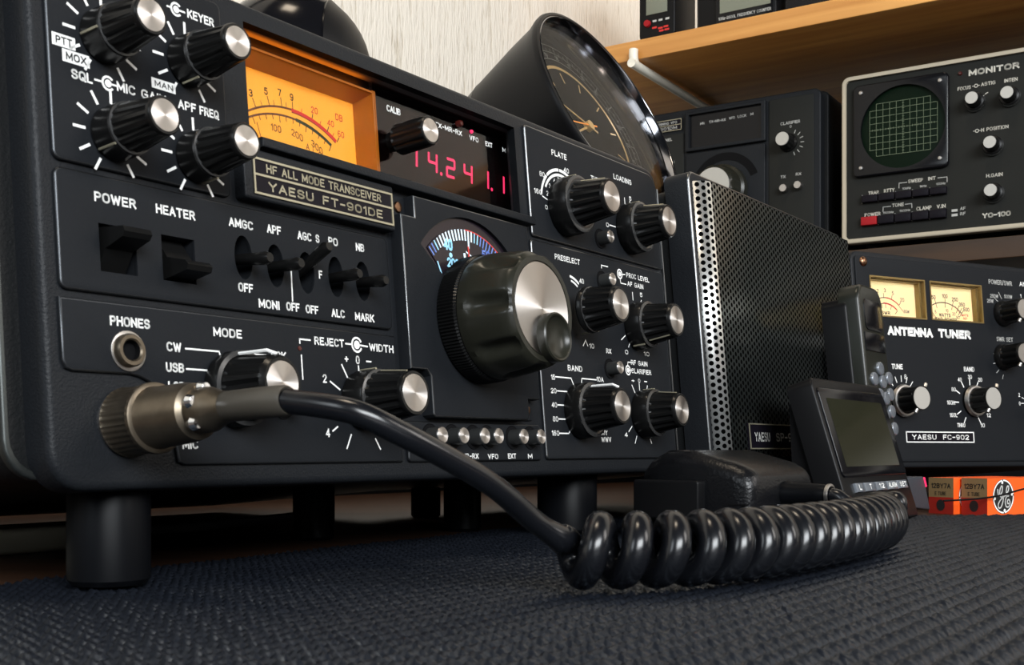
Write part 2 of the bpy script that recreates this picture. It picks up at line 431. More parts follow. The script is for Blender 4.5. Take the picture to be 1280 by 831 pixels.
def text(mb, s, u0, v0, h, m, u1=None, y=-1.25, bold=0.018, slant=0.0, stretch=None, frame=None, rise=0.0):
    fr = frame or (lambda u, v, yy: (u, yy, v))
    k = h/6.0; x = 0.0; strokes = []
    for ch in s:
        w_, st = GL[ch]
        strokes += [[(x+px, py) for px, py in p] for p in st]
        x += w_+1.9
    x -= 1.9
    wd = h*(0.15+2.1*bold)
    kx = k if u1 is None else (u1-u0-wd)/max(x, .1)
    if stretch: kx = k*stretch
    o = wd/2 if u1 is not None else 0
    kv = (h-wd)/6.0 if u1 is not None else k
    for p in strokes:
        line(mb, [(u0+o+a*kx+slant*b*kv, v0+o+b*kv+rise*a*kx) for a, b in p], wd, m, y, fr)
def line(mb, pts, w, m, y=-1.25, frame=None):
    fr = frame or (lambda u, v, yy: (u, yy, v))
    for (a, b) in zip(pts[:-1], pts[1:]):
        a = Vector(a); b = Vector(b); d = (b-a)
        if d.length < 1e-6: continue
        d.normalize(); q = Vector((-d.y, d.x))*(w/2); e = d*(w/2)
        c = [a-e+q, a-e-q, b+e-q, b+e+q]
        mb.add([fr(p.x, p.y, y) for p in c], [(0, 1, 2, 3)], m)
def tick(mb, cx, cy, deg, r0, r1, w, m, y=-1.25):
    a = radians(deg); line(mb, [(cx+r0*cos(a), cy+r0*sin(a)), (cx+r1*cos(a), cy+r1*sin(a))], w, m, y)
def arc(mb, cx, cy, r0, r1, d0, d1, m, y=-1.25, n=24):
    vs = []; fs = []
    for i in range(n+1):
        a = radians(d0+(d1-d0)*i/n)
        vs += [(cx+r0*cos(a), y, cy+r0*sin(a)), (cx+r1*cos(a), y, cy+r1*sin(a))]
    for i in range(n): fs.append((2*i, 2*i+1, 2*i+3, 2*i+2))
    mb.add(vs, fs, m)
def disc(mb, cx, cy, r, m, y=-1.25, n=24):
    mb.add([(cx+r*cos(2*pi*i/n), y, cy+r*sin(2*pi*i/n)) for i in range(n)], [tuple(range(n))], m)
def circ3(a, b, c):
    ax, ay = a; bx, by = b; cx, cy = c
    d = 2*(ax*(by-cy)+bx*(cy-ay)+cx*(ay-by))
    ux = ((ax*ax+ay*ay)*(by-cy)+(bx*bx+by*by)*(cy-ay)+(cx*cx+cy*cy)*(ay-by))/d
    uy = ((ax*ax+ay*ay)*(cx-bx)+(bx*bx+by*by)*(ax-cx)+(cx*cx+cy*cy)*(bx-ax))/d
    return ux, uy, sqrt((ax-ux)**2+(ay-uy)**2)

def dup(root, loc, label=None, group=None):
    r = root.copy(); COL.objects.link(r); r.location = loc
    if label: r['label'] = label
    if group: r['group'] = group
    for ch in root.children:
        c = ch.copy(); COL.objects.link(c); c.parent = r
        for g in ch.children:
            d = g.copy(); COL.objects.link(d); d.parent = c
    return r

def structure(o): o['kind'] = 'structure'; return o

# ------------------------------------------------------------------ directions of the corner
RX = Vector((sin(.6092), cos(.6092)))            # along the transceiver's face, left to right
RN = Vector((-RX.y, RX.x))                        # into the transceiver (towards the wall behind it)
RZ = pi/2-.6092
TILT = .0886
PSI_S = radians(122.5)
SX = Vector((sin(PSI_S), cos(PSI_S)))             # along the shelves, left to right
SN = Vector((-SX.y, SX.x))
SZ = pi/2-PSI_S

# ------------------------------------------------------------------ setting: walls, bench
def slab(name, a, b, c, d, z0, z1, m):
    mb = MB(); q = [a, b, c, d]
    mb.add([(p[0], p[1], z) for z in (z0, z1) for p in q], [(0, 1, 2, 3), (4, 5, 6, 7)]+[(i, (i+1) % 4, (i+1) % 4+4, i+4) for i in range(4)], m)
    return mb.build(name, flat=True)
def onplane(nv, dist, t, xv): p = nv*dist+xv*t; return (p.x, p.y)
wb = 700.0   # wall behind the transceiver
structure(slab('wall_back', onplane(RN, wb, -1600, RX), onplane(RN, wb, 1500, RX), onplane(RN, wb+60, 1500, RX), onplane(RN, wb+60, -1600, RX), -800, 1500, WALLP))
ws = 1335.0  # wall behind the shelves
structure(slab('wall_right', onplane(SN, ws, -1200, SX), onplane(SN, ws, 1600, SX), onplane(SN, ws+60, 1600, SX), onplane(SN, ws+60, -1200, SX), -800, 1500, WALLP))
p0 = RN*(wb-1); p1 = SN*(ws-1)
bench = MB()
bench.add([(x, y, z) for z in (-40, -3.2) for (x, y) in [(-900, -250), (1100, -250), (1100, 850), onplane(SN, ws-2, 300, SX), onplane(SN, ws-2, -643, SX), onplane(RN, wb-2, -300, RX)]],
          [tuple(range(6)), tuple(range(6, 12))]+[(i, (i+1) % 6, (i+1) % 6+6, i+6) for i in range(6)], BENCHW)
tag(bench.build('workbench', flat=True), 'brown wooden bench top seen under the transceiver behind the mat', 'bench')

for nv, dist, xv, t0, t1, lb in ((RN, wb, RX, -900, 1290, 'added low black board standing in for the shade behind the transceiver'), (SN, ws, SX, -628, 900, 'added low black board standing in for the shade under the lower shelf')):  # added black boards, standing in for shade at the back of the bench
    q = [onplane(nv, dist-1, t0, xv), onplane(nv, dist-1, t1, xv), onplane(nv, dist-14, t1, xv), onplane(nv, dist-14, t0, xv)]
    bb = MB(); bb.add([(a, b, z) for z in (-3.2, 120) for a, b in q], [(0, 1, 2, 3), (4, 5, 6, 7)]+[(i, (i+1) % 4, (i+1) % 4+4, i+4) for i in range(4)], DARK)
    tag(bb.build('bench_shade_board', flat=True), lb, 'board')

# woven mat: rows along RX, every row a braid of small strands
def weave_mat():
    import numpy as np
    ds, dt = 0.95, 0.95
    s = np.arange(-120, 860, ds); t = np.arange(-190, 330, dt)
    S, T = np.meshgrid(s, t, indexing='ij')
    row = T/5.5
    k = np.floor(row+.5); fr = row-k
    ridge = np.sqrt(np.clip(1-(fr/.50)**2, 0, 1))
    br = 0.5+0.5*np.cos(2*pi*(S/3.3+.5*(k % 2)+.55*fr))
    rng = np.random.default_rng(3)
    jit = np.repeat(np.repeat(rng.normal(0, .10, (S.shape[0]//3+1, S.shape[1]//4+1)), 3, 0), 4, 1)[:S.shape[0], :S.shape[1]]+rng.normal(0, .05, S.shape)
    H = -3.1+3.1*ridge*(.52+.48*br)+jit*ridge-.35
    X = S*RX.x+T*RN.x; Y = S*RX.y+T*RN.y
    edge = 305+ (X+110)*.10
    dist = X*RN.x+Y*RN.y
    keep = (dist < edge) & (Y < 655+ (X-213)*.08) & (Y > 120) & (np.abs(X) < Y*.52+40)
    ids = -np.ones(S.shape, int); 
    fm = keep[:-1, :-1] & keep[1:, :-1] & keep[1:, 1:] & keep[:-1, 1:]
    use = np.zeros(S.shape, bool)
    use[:-1, :-1] |= fm; use[1:, :-1] |= fm; use[1:, 1:] |= fm; use[:-1, 1:] |= fm
    ids[use] = np.arange(use.sum())
    V = np.stack([X[use], Y[use], H[use]], 1)*.001
    a = ids[:-1, :-1][fm]; b = ids[1:, :-1][fm]; c = ids[1:, 1:][fm]; d = ids[:-1, 1:][fm]
    F = np.stack([a, b, c, d], 1)
    me = bpy.data.meshes.new('woven_mat')
    me.vertices.add(len(V)); me.vertices.foreach_set('co', V.ravel())
    me.loops.add(F.size); me.loops.foreach_set('vertex_index', F.ravel())
    me.polygons.add(len(F)); me.polygons.foreach_set('loop_start', np.arange(0, F.size, 4)); 
    me.update(calc_edges=True); me.validate()
    m = mat('charcoal_woven_yarn', (0.0065, 0.0078, 0.0112), 0.34, spec=0.6, noise=(800, 0.5))
    m.node_tree.nodes['Principled BSDF'].inputs['Specular Tint'].default_value = (0.62, 0.78, 1.0, 1)
    me.materials.append(m); me.shade_smooth()
    o = bpy.data.objects.new('woven_mat', me); COL.objects.link(o)
    return o
tag(weave_mat(), 'charcoal ribbed woven mat covering the bench in the foreground', 'mat')

# ------------------------------------------------------------------ the transceiver
TR = thing('transceiver', 'large black radio transceiver with amber meter and big tuning knob', 'radio', (-109.67, 279.85, 36-10.24), RZ, TILT)

def cabinet():
    mb = MB()
    prism(mb, rrect(-6.0, 3.5, 335, 140.5, 10), 9.5, 30, CASE, bevel=1.5, holes=[[(66, 98), (219, 98), (219, 138.6), (66, 138.6)]])
    prism(mb, rrect(-6.0, 3.5, 335, 140.5, 10), 30, 320, CASE)
    mb.build('cabinet', TR)
    e = MB()
    prism(e, rrect(-6.2, 3.3, 335.2, 140.7, 10), 9.0, 11.5, mat('worn_dark_metal', (.055, .06, .058), .35, metal=.8), bevel=0.9, holes=[rrect(-4.6, 4.9, 333.6, 139.1, 9)])
    o = e.build('cabinet_edge_trim', TR); o['label'] = 'bare metal edge of the cabinet'
cabinet()
WIN = [(70.9, 101.5), (210.3, 101.5), (210.3, 136.3), (70.9, 136.3)]
HOLES_SW = [[(16.4, 55.1), (27.6, 55.1), (27.6, 67.4), (16.4, 67.4)], [(35.7, 55.1), (46.8, 55.1), (46.8, 67.4), (35.7, 67.4)]]
OV = [(64.4, 65.0), (76.7, 64.2), (89.4, 63.7), (102.2, 64.0), (114.6, 64.1)]
OVH = [circle(u, v, 3.4, 20, 6.4) for u, v in OV]
def bezel():
    mb = MB()
    prism(mb, rrect(0, 0, 329, 142.3, 10), 0, 3.2, BEZEL, bevel=2.2, holes=[WIN, rrect(12, 52, 122, 73, 1)])
    prism(mb, rrect(0, 0, 329, 142.3, 10), 3.2, 9.5, BEZEL, holes=[[(67, 99), (219, 99), (219, 139), (67, 139)], rrect(12, 52, 122, 73, 1)])
    mb.build('front_bezel', TR)
bezel()
EDGED = mat('dull_chamfer', (0.045, 0.048, 0.052), 0.35, metal=.9)
def plate(name, outline, holes=(), y=-1.2, y1=0.0, bevel=.55, m=PANEL):
    mb = MB(); prism(mb, outline, y, y1, m, bevel=bevel, holes=holes, edge=EDGED if name in ('voice_control_panel', 'switch_panel', 'mode_panel', 'memory_button_panel') else EDGE); return mb.build(name, TR)
plate('voice_control_panel', rrect(4.6, 81.6, 61.3, 138.0, 2.2))
plate('switch_panel', rrect(4.6, 49.4, 127.9, 79.9, 2.2), HOLES_SW+OVH)
cn = [(128.6, 5.9), (128.6, 47.5), (4.1, 47.5), (4.1, 32.0), (5.0, 29.9), (6.8, 29.3), (21, 29.3)]
for k in range(9):
    a = radians(86-k*13.5); cn.append((22.5+12.4*cos(a)+k*.3, 17+12.4*sin(a)))
cn += [(37.0, 9.0), (37.4, 6.7), (39.4, 5.9)]
plate('mode_panel', cn)
plate('memory_button_panel', rrect(131.6, 5.8, 211.2, 19.6, 1.6))
plate('final_tuning_panel', rrect(215.9, 94.2, 325.0, 138.8, (1.5, 1.5, 8, 1.5)))
plate('band_panel', rrect(214.6, 6.0, 324.6, 92.9, 1.8))
mb = MB(); prism(mb, rrect(325.6, 9, 326.5, 133, .3), -1.5, 0, EDGE, bevel=.3); mb.build('panel_trim', TR)
for h in HOLES_SW+OVH:
    mb = MB(); q = len(h)
    mb.add([(u, -.3, v) for u, v in h]+[(u, 6.4, v) for u, v in h], [(i, (i+1) % q, q+(i+1) % q, q+i) for i in range(q)], PANEL); mb.build('switch_liner', TR, recalc=False)
# dark hollows behind the switch openings
mb = MB(); box(mb, 11, 123, 6.5, 9, 51, 74, DARK); mb.build('switch_well', TR)
# tuning escutcheon: raised plate with screw notches, window above the knob
def fan(r0, r1, a0, a1, cx, cy, n=18):
    p = [(cx+r1*cos(radians(a0+(a1-a0)*i/n)), cy+r1*sin(radians(a0+(a1-a0)*i/n))) for i in range(n+1)]
    p += [(cx+r0*cos(radians(a1+(a0-a1)*i/n)), cy+r0*sin(radians(a1+(a0-a1)*i/n))) for i in range(n+1)]
    return p
DK = (168.6, 56.0)
# (outline follows the notch beside the width knob)
tp = [(131.3, 36.5), (139.5, 36.5), (141.6, 34.5), (141.6, 21.5), (142.8, 20.6), (197.5, 20.6), (199, 22), (199, 28.6), (206.8, 28.6), (206.8, 95.6), (138.6, 95.6), (138.6, 88.2), (131.3, 88.2)]
plate('tuning_escutcheon', tp, [fan(21, 36.5, 40, 140, *DK)], y=-5, y1=0, bevel=.5)
mb = MB(); prism(mb, fan(20.5, 37, 38, 142, *DK), -3.6, -2.6, DIALBG); mb.build('dial_recess', TR)
def dial():
    mb = MB(); y = -4.1
    prism(mb, fan(21.5, 32.6, 52, 135, *DK), -4.0, -3.6, DIALBG)
    for i in range(24):
        a = 135-3.45*i-1.5
        if a < 53: break
        mm = DIALW if 84 < a < 124 else (DIALB if 76 < a < 130 else DIALDB)
        tick(mb, *DK, a, 28.9 if abs(a-90) > 1.9 else 26.3, 32.0, 0.85 if 84 < a < 122 else .6, mm, y)
    arc(mb, *DK, 32.15, 32.6, 52, 92, DIALR, y)
    line(mb, [(168.9, 76.5), (168.9, 82.2)], .8, DIALR, y-.05)
    text(mb, '40', 154.6, 79.6, 4.0, DIALB, u1=159.6, y=y, bold=.03)
    text(mb, '200', 156.0, 73.6, 3.4, DIALB, u1=162.8, y=y, bold=.02)
    disc(mb, 158.3, 78.0, .9, DIALB, y)
    text(mb, '50', 177.0, 78.6, 4.0, DIALDB, u1=182, y=y, bold=.02)
    line(mb, [(150.6, 74.6), (152.2, 71.0)], .6, DIALB, y)
    line(mb, [(166.4, 79.2), (166.9, 74.6)], 1.2, DIALW, y)
    line(mb, [(167.6, 80.4), (174.6, 77.4)], .5, DIALW, y)
    mb.build('dial_scale', TR, flat=True, recalc=False)
dial()
for (u, v) in ((134.7, 91.6), (203.2, 24.9)):
    mb = MB(); lathe(mb, [(0, -1.9), (1.6, -1.6), (2.1, -.9), (2.2, 0)], SCREWM, 20)
    mb.build('screw', TR, loc=(u, 0, v))
for q in ((131.3, 88.0, 138.4, 95.4), (199.2, 21.0, 206.8, 28.4)):
    mb = MB(); prism(mb, rrect(*q, .6), -1.0, 0, PANEL, bevel=.3); mb.build('screw_seat', TR)
# display window recess
def window():
    mb = MB()
    a = [(70.9, 0, 101.5), (210.3, 0, 101.5), (210.3, 0, 136.3), (70.9, 0, 136.3)]
    b = [(70.9, 3.2, 101.5), (210.3, 3.2, 101.5), (210.3, 3.2, 136.3), (70.9, 3.2, 136.3)]
    c = [(69, 9.4, 101.0), (217.2, 9.4, 101.0), (217.2, 9.4, 137.4), (69, 9.4, 137.4)]
    vs = a+b+c; fs = []
    for j in (0, 4):
        for i in range(4): fs.append((j+i, j+(i+1) % 4, j+4+(i+1) % 4, j+4+i))
    mb.add(vs, fs, mat('window_surround_grey', (0.10, 0.10, 0.11), 0.5))
    mb.build('window_surround', TR, flat=True, recalc=False)
    mb = MB(); prism(mb, [(70.9, 97.8), (213, 97.2), (213, 100.2), (70.9, 100.7)], -5.2, 2.0, BEZEL, bevel=.5)
    mb.build('window_sill', TR)
    # smoked display window and board
    mb = MB(); box(mb, 135.2, 217, 6.9, 8.4, 101, 137.3, SMOKE); o = mb.build('display_window', TR); o['label'] = 'smoked window over the red digits'
    mb = MB(); box(mb, 135.2, 217, 12.4, 13.4, 100, 138, DARK); mb.build('display_board', TR)
window()
def display():
    mb = MB(); y = 10.6
    def seg(u, ch):
        h = 3.35; w = 4.6; v0 = 113.2; tks = .95
        sl = .10
        pos = {'a': ((0, 2*h), (w, 2*h)), 'b': ((w, h), (w, 2*h)), 'c': ((w, 0), (w, h)), 'd': ((0, 0), (w, 0)), 'e': ((0, 0), (0, h)), 'f': ((0, h), (0, 2*h)), 'g': ((0, h), (w, h))}
        on = {'1': 'bc', '4': 'fgbc', '2': 'abged'}[ch]
        for s in on:
            (a, b), (c, d) = pos[s]
            if b == d: a += .55; c -= .55
            else: b += .4; d -= .4
            line(mb, [(u+a+sl*b, v0+b), (u+c+sl*d, v0+d)], tks*1.1, LED, y)
    for u, ch in ((156.8, '1'), (168.3, '4'), (179.0, '2'), (189.8, '4'), (200.4, '1'), (211.0, '1')): seg(u-1.0, ch)
    for u in (174.6, 206.4): disc(mb, u, 113.2, .7, LED, y, 12)
    mb.build('frequency_digits', TR, flat=True, recalc=False)
    mb = MB(); y = 6.8
    text(mb, 'CALIB', 142.0, 128.3, 2.3, WHITE, 149.3, y); text(mb, 'TX-MR-RX', 168.6, 128.9, 1.9, WHITE, 184.9, y)
    text(mb, 'VFO', 189.7, 128.6, 1.9, WHITE, 195.3, y); text(mb, 'EXT', 199.8, 128.5, 1.9, WHITE, 204.4, y); text(mb, 'M', 211.2, 128.5, 1.9, WHITE, 213.4, y)
    mb.build('display_lettering', TR, flat=True, recalc=False)
    mb = MB(); lathe(mb, [(0, 4.6), (.9, 4.8), (1.3, 5.4), (1.4, 6.9)], BROWNLENS, 18); o = mb.build('indicator_lamp', TR, loc=(182.7, 0, 133.0)); o['label'] = 'unlit brown indicator lamp'
    mb = MB(); lathe(mb, [(0, 6.0), (.55, 6.2), (.75, 6.9)], LEDP, 14); o = mb.build('indicator_lamp', TR, loc=(191.0, 0, 132.0)); o['label'] = 'lit red indicator lamp'
display()
# amber meter
def meter():
    y = 15.0
    mb = MB(); box(mb, 70, 134.0, y, y+.6, 100, 137, AMBER); md = mb.build('meter', TR); md['label'] = 'amber lit signal meter'
    mb = MB()
    U0, U1, V0, V1 = 69.5, 134.6, 101.2, 132.4
    # clear moulded surround: inner slopes from the front rim to the dial
    f = [(U0, 7.0, V0), (U1, 7.0, V0), (U1, 7.0, V1), (U0, 7.0, V1)]
    g = [(U0, 15.0, V0), (U1-1.0, 15.0, V0), (U1-1.0, 15.0, V1-1.6), (U0, 15.0, V1-1.6)]
    mb.add(f+g, [(i, (i+1) % 4, 4+(i+1) % 4, 4+i) for i in range(4)], AMBERWALL)
    for w0, w1 in ((0, .7), (1.1, 1.5)):
        box(mb, U1+w0, U1+w1, 6.6, 9, V0, V1+1.2, AMBERWALL)
    box(mb, U0, U1+1.5, 6.6, 8.5, V1+.2, V1+.9, AMBERWALL)
    mb.build('meter_moulding', md)
    mb = MB(); box(mb, 69, 135.4, 8.6, 9.4, V1+1.0, 137.4, DARK); mb.build('meter_top_strip', md)
    mb = MB(); box(mb, U0, U1, 7.4, 8.0, V0, V1, CLEAR); o = mb.build('meter_glass', md)
    mb = MB(); yy = y-.08
    cx, cy, r = circ3((86.2, 117.4), (103.4, 121.6), (124.1, 115.6))
    def ang(u, rr=r): return math.degrees(math.acos(max(-1, min(1, (u-cx)/rr))))
    a9 = ang(103.8); aE = ang(124.1)
    arc(mb, cx, cy, r-.35, r+.35, 160, a9, BROWNINK, yy); arc(mb, cx, cy, r-.9, r+.45, a9, aE, REDINK, yy)
    line(mb, [(cx+(r-.9)*cos(radians(a9)), cy+(r-.9)*sin(radians(a9))), (cx+(r-.9)*cos(radians(aE)), cy+(r-.9)*sin(radians(aE)))], .01, BROWNINK, yy)
    arc(mb, cx, cy, r-1.0, r-.75, a9, aE, BLACKINK, yy-.02)
    x2, y2, r2 = circ3((86.0, 115.2), (101.2, 118.8), (121.5, 113.6))
    b1 = math.degrees(math.acos((105.5-x2)/r2)); bE = math.degrees(math.acos((121.5-x2)/r2))
    arc(mb, x2, y2, r2-.35, r2+.35, 160, b1, BROWNINK, yy); arc(mb, x2, y2, r2-.6, r2+.6, b1, bE, GREENINK, yy)
    for u, s, l in ((80, '1', 3), (87.3, '3', 3), (93.2, '5', 3), (98.6, '7', 3), (103.4, '9', 2.6)):
        a = ang(u+1); tick(mb, cx, cy, a, r+.4, r+l, .3, BLACKINK, yy)
        text(mb, s, cx+(r+l+1.0)*cos(radians(a))-.8, cy+(r+l+.6)*sin(radians(a)), 2.0, BLACKINK, y=yy)
    for u in (84, 91, 96.3, 101.6): tick(mb, cx, cy, ang(u), r+.3, r+1.8, .22, BLACKINK, yy)
    for u, s in ((113.0, '20'), (119.9, '40'), (124.4, '60')):
        a = ang(min(u, cx+r*.999)); tick(mb, cx, cy, a, r+.2, r+2.0, .35, BLACKINK, yy)
        text(mb, s, cx+(r+2.6)*cos(radians(a))-.6, cy+(r+2.6)*sin(radians(a)), 1.9, REDINK, y=yy, bold=.005)
    for u in (108.3, 116.6, 122.3): tick(mb, cx, cy, ang(u), r+.2, r+1.6, .3, REDINK, yy)
    text(mb, 'DB', 124.6, 123.2, 2.0, REDINK, y=yy, bold=.01)
    k = 0
    for i in range(16):
        a = 128-(128-bE)*i/15.0
        tick(mb, x2, y2, a, r2-(2.4 if i % 4 == 3 else 1.6), r2-.3, .3, BLACKINK, yy)
    text(mb, '100', 94.4, 112.8, 2.0, BROWNINK, y=yy, bold=.005); text(mb, '200', 103.3, 113.2, 2.0, BROWNINK, y=yy, bold=.005, rise=-.25)
    text(mb, '300', 112.2, 111.6, 2.0, BLACKINK, y=yy, bold=.005, rise=-.45); text(mb, 'A L C', 109.6, 110.0, 1.9, BROWNINK, y=yy, bold=0, rise=-.3)
    line(mb, [(88.0, 113.6), (90.4, 106)], .3, BROWNINK, yy-.3)
    o = mb.build('meter_scale', md, flat=True, recalc=False)
meter()
lp = bpy.data.lights.new('meter_lamp', 'AREA'); lp.shape = 'RECTANGLE'; lp.size = .058; lp.size_y = .004; lp.energy = 0.02; lp.color = (1, .22, .01)
lo = bpy.data.objects.new('meter_lamp', lp); COL.objects.link(lo); lo.parent = TR; lo.location = (.101, .0082, .1331); lo.rotation_euler = (radians(180-35), 0, 0)
# name plate
def nameplate():
    mb = MB(); prism(mb, rrect(63.8, 81.9, 129.2, 96.8, .8), -4.2, 0, BEZEL, bevel=.7); npb = mb.build('name_plate', TR)
    mb = MB(); box(mb, 67.0, 127.9, -4.45, -4.2, 83.4, 94.3, PLATE); mb.build('plate_face', npb)
    mb = MB(); y = -4.55
    for v in (93.9, 89.2, 83.7): box(mb, 67.0, 127.9, -4.75, -4.4, v-.32, v+.32, GOLD)
    for u in (67.35, 127.6): box(mb, u-.3, u+.3, -4.78, -4.4, 83.4, 94.2, GOLD)
    text(mb, 'HF ALL MODE TRANSCEIVER', 72.2, 90.35, 2.55, GOLD, 122.4, y, bold=.012)
    text(mb, 'YAESU', 72.7, 85.0, 2.75, GOLD, 91.0, y, bold=.022); text(mb, 'FT-901DE', 95.0, 85.0, 2.75, GOLD, 122.6, y, bold=.018)
    o = mb.build('plate_lettering', npb, recalc=False, flat=True)
nameplate()

def lettering_left():
    mb = MB(); W_ = WHITE; y = -1.26
    def box_lab(s, u0, v0, u1, v1):
        mb.add([(u0, y, v0), (u1, y, v0), (u1, y, v1), (u0, y, v1)], [(0, 1, 2, 3)], W_)
        text(mb, s, u0+1.0, v0+.6, v1-v0-1.2, BLACKINK, u1-.9, y-.03, bold=.02)
    box_lab('PTT', 5.9, 110.4, 12.5, 113.6); box_lab('MOX', 8.6, 106.9, 16.4, 110.1); box_lab('MAN', 35.5, 107.1, 43.4, 109.9)
    text(mb, 'KEYER', 49.1, 130.3, 2.5, W_, 58.6, y); text(mb, 'SQL', 10.9, 103.1, 2.5, W_, 17.0, y); text(mb, 'MIC GAIN', 24.3, 103.3, 2.5, W_, 40.0, y)
    text(mb, 'APF', 44.0, 103.5, 2.5, W_, 50.2, y); text(mb, 'FREQ', 51.4, 103.5, 2.5, W_, 58.3, y)
    for (u, v, l, rr) in ((21.7, 104.5, 3.9, 2.5), (45.3, 131.4, 3.0, 2.8)):
        disc(mb, u, v, 1.0, W_, y); arc(mb, u, v, 1.4, 2.0, 40, 320, W_, y); line(mb, [(u-l, v), (u-1.6, v)], .5, W_, y); line(mb, [(u+.5, v), (u+rr, v)], .5, W_, y)
    for (cx, cy, r0) in ((20.8, 116.4, 8.0), (47.8, 117.2, 7.7), (22.2, 91.2, 8.0), (48.8, 90.6, 7.7)):
        for k in range(11):
            d = 240-k*30
            tick(mb, cx, cy, d, r0+.4, r0+3.3, .75, W_, y)
    # switches
    for s, u0, v0, u1 in (('POWER', 15.6, 72.8, 28.2), ('HEATER', 34.5, 72.9, 47.6), ('AMGC', 59.6, 73.4, 68.7), ('APF', 74.1, 73.7, 79.7), ('AGC', 86.5, 73.6, 92.4), ('S', 94.2, 73.7, 95.8),
                          ('PO', 99.8, 73.8, 104.0), ('NB', 112.3, 73.7, 116.2), ('OFF', 61.7, 55.0, 67.2), ('MONI', 69.1, 51.1, 77.2), ('OFF', 80.0, 51.3, 85.4), ('OFF', 88.0, 51.3, 93.4),
                          ('F', 94.6, 62.6, 96.1), ('ALC', 99.1, 51.2, 105.0), ('MARK', 109.8, 51.1, 118.8)):
        text(mb, s, u0, v0, 2.55, W_, u1, y)
    line(mb, [(82.9, 63.4), (82.7, 54.4)], .45, W_, y)
    # lower panel
    for s, u0, v0, u1 in (('PHONES', 18.2, 41.5, 30.4), ('MODE', 51.6, 41.4, 61.9), ('CW', 35.4, 36.1, 40.2), ('USB', 34.8, 30.6, 40.7), ('LSB', 35.2, 25.6, 40.6), ('FSK', 72.7, 36.2, 78.6),
                          ('REJECT', 90.8, 41.9, 103.8), ('WIDTH', 115.5, 41.7, 127.3), ('MIC', 38.7, 10.2, 44.0)):
        text(mb, s, u0, v0, 2.5, W_, u1, y)
    for p in ([(41.7, 37.2), (53.2, 37.2), (54.1, 34.4)], [(41.6, 31.7), (48.4, 31.7), (49.1, 31.0)], [(41.6, 26.6), (44.5, 26.6)], [(72.2, 37.3), (60.6, 37.3), (60.2, 35.6)], [(84.6, 41.9), (84.6, 43.1), (89.0, 43.1)], [(84.9, 38.2), (84.9, 31.1)]):
        line(mb, p, .45, W_, y)
    disc(mb, 109.7, 43.2, 1.35, W_, y); arc(mb, 109.7, 43.2, 1.9, 2.55, 25, 335, W_, y); line(mb, [(104.6, 43.2), (107.4, 43.2)], .5, W_, y); line(mb, [(110.5, 43.2), (114.6, 43.0)], .5, W_, y)
    text(mb, '+', 103.9, 37.3, 2.2, W_, y=y, bold=.03); text(mb, '0', 109.0, 37.3, 2.2, W_, y=y, bold=.02); line(mb, [(113.8, 38.2), (115.8, 38.2)], .45, W_, y)
    text(mb, '2', 93.6, 30.6, 2.2, W_, y=y); text(mb, '4', 93.4, 14.0, 2.2, W_, y=y)
    for a, b in (((96.6, 30.9), (100.6, 28.6)), ((96.3, 15.7), (98.5, 17.0)), ((102.2, 36.4), (104.3, 32.7)), ((104.4, 14.6), (102.1, 10.4)), ((115.6, 13.4), (117.6, 10.2)), ((109.8, 36.4), (109.8, 34.6))):
        line(mb, [a, b], .5, W_, y)
    mb.build('panel_lettering', TR, flat=True, recalc=False)
    # right side
    mb = MB()
    for s, u0, v0, u1, h in (('PLATE', 234.6, 130.3, 246.0, 2.4), ('LOADING', 284.9, 130.0, 301.0, 2.4), ('TUNE', 264.9, 125.8, 274.0, 2.0), ('80', 224.3, 119.6, 228.2, 2.1), ('40', 243.0, 124.8, 247.1, 2.1), ('160', 219.5, 111.9, 225.1, 2.1),
                             ('0', 226.7, 106.6, 228.5, 1.8), ('5', 297.7, 122.6, 299.8, 1.9), ('0', 275.0, 107.0, 277.3, 2.0), ('PRESELECT', 231.1, 86.9, 250.3, 2.3), ('PROC LEVEL', 289.5, 86.6, 310.7, 2.2),
                             ('AF GAIN', 289.9, 82.8, 304.5, 2.2), ('RX', 266.6, 51.1, 270.8, 2.1), ('RF GAIN', 287.5, 47.4, 302.6, 2.2), ('CLARIFIER', 287.4, 43.7, 305.6, 2.2), ('BAND', 234.6, 41.9, 245.7, 2.4),
                             ('15', 221.7, 37.6, 224.5, 2.1), ('20', 220.8, 32.2, 224.8, 2.1), ('40', 220.6, 26.6, 224.5, 2.1), ('80', 220.7, 21.0, 224.6, 2.1), ('160', 219.2, 15.4, 224.6, 2.1), ('10A', 256.8, 38.5, 262.4, 2.1),
                             ('JJY', 256.9, 16.0, 262.4, 2.1), ('WWV', 256.9, 13.1, 265.0, 2.1), ('40', 248.8, 79.2, 252.4, 2.1), ('10', 253.0, 52.3, 256.7, 2.1), ('5', 300.8, 79.0, 303.0, 2.0), ('0', 283.0, 51.8, 285.6, 2.0), ('10', 300.1, 52.2, 305.2, 2.0),
                             ('4', 276.9, 15.4, 279.5, 2.0), ('+', 286.9, 39.4, 289.4, 1.9), ('0', 292.8, 39.6, 294.6, 1.9),
                             ('TX-MR-RX', 154.8, 6.7, 170.0, 1.9), ('VFO', 175.7, 6.5, 182.0, 1.9), ('EXT', 188.2, 6.6, 193.5, 1.9), ('M', 201.4, 6.5, 204.3, 1.9)):
        text(mb, s, u0, v0, h, W_, u1, y)
    line(mb, [(298.6, 40.5), (300.8, 40.5)], .45, W_, y)
    arc(mb, 240, 109, 15.2, 16.4, 52, 168, W_, y); arc(mb, 240, 109, 13.2, 14.3, 58, 150, W_, y)
    for a in (92, 130): arc(mb, 240, 109, 15.1, 16.5, a, a+2.0, PANEL, y-.03, 3)
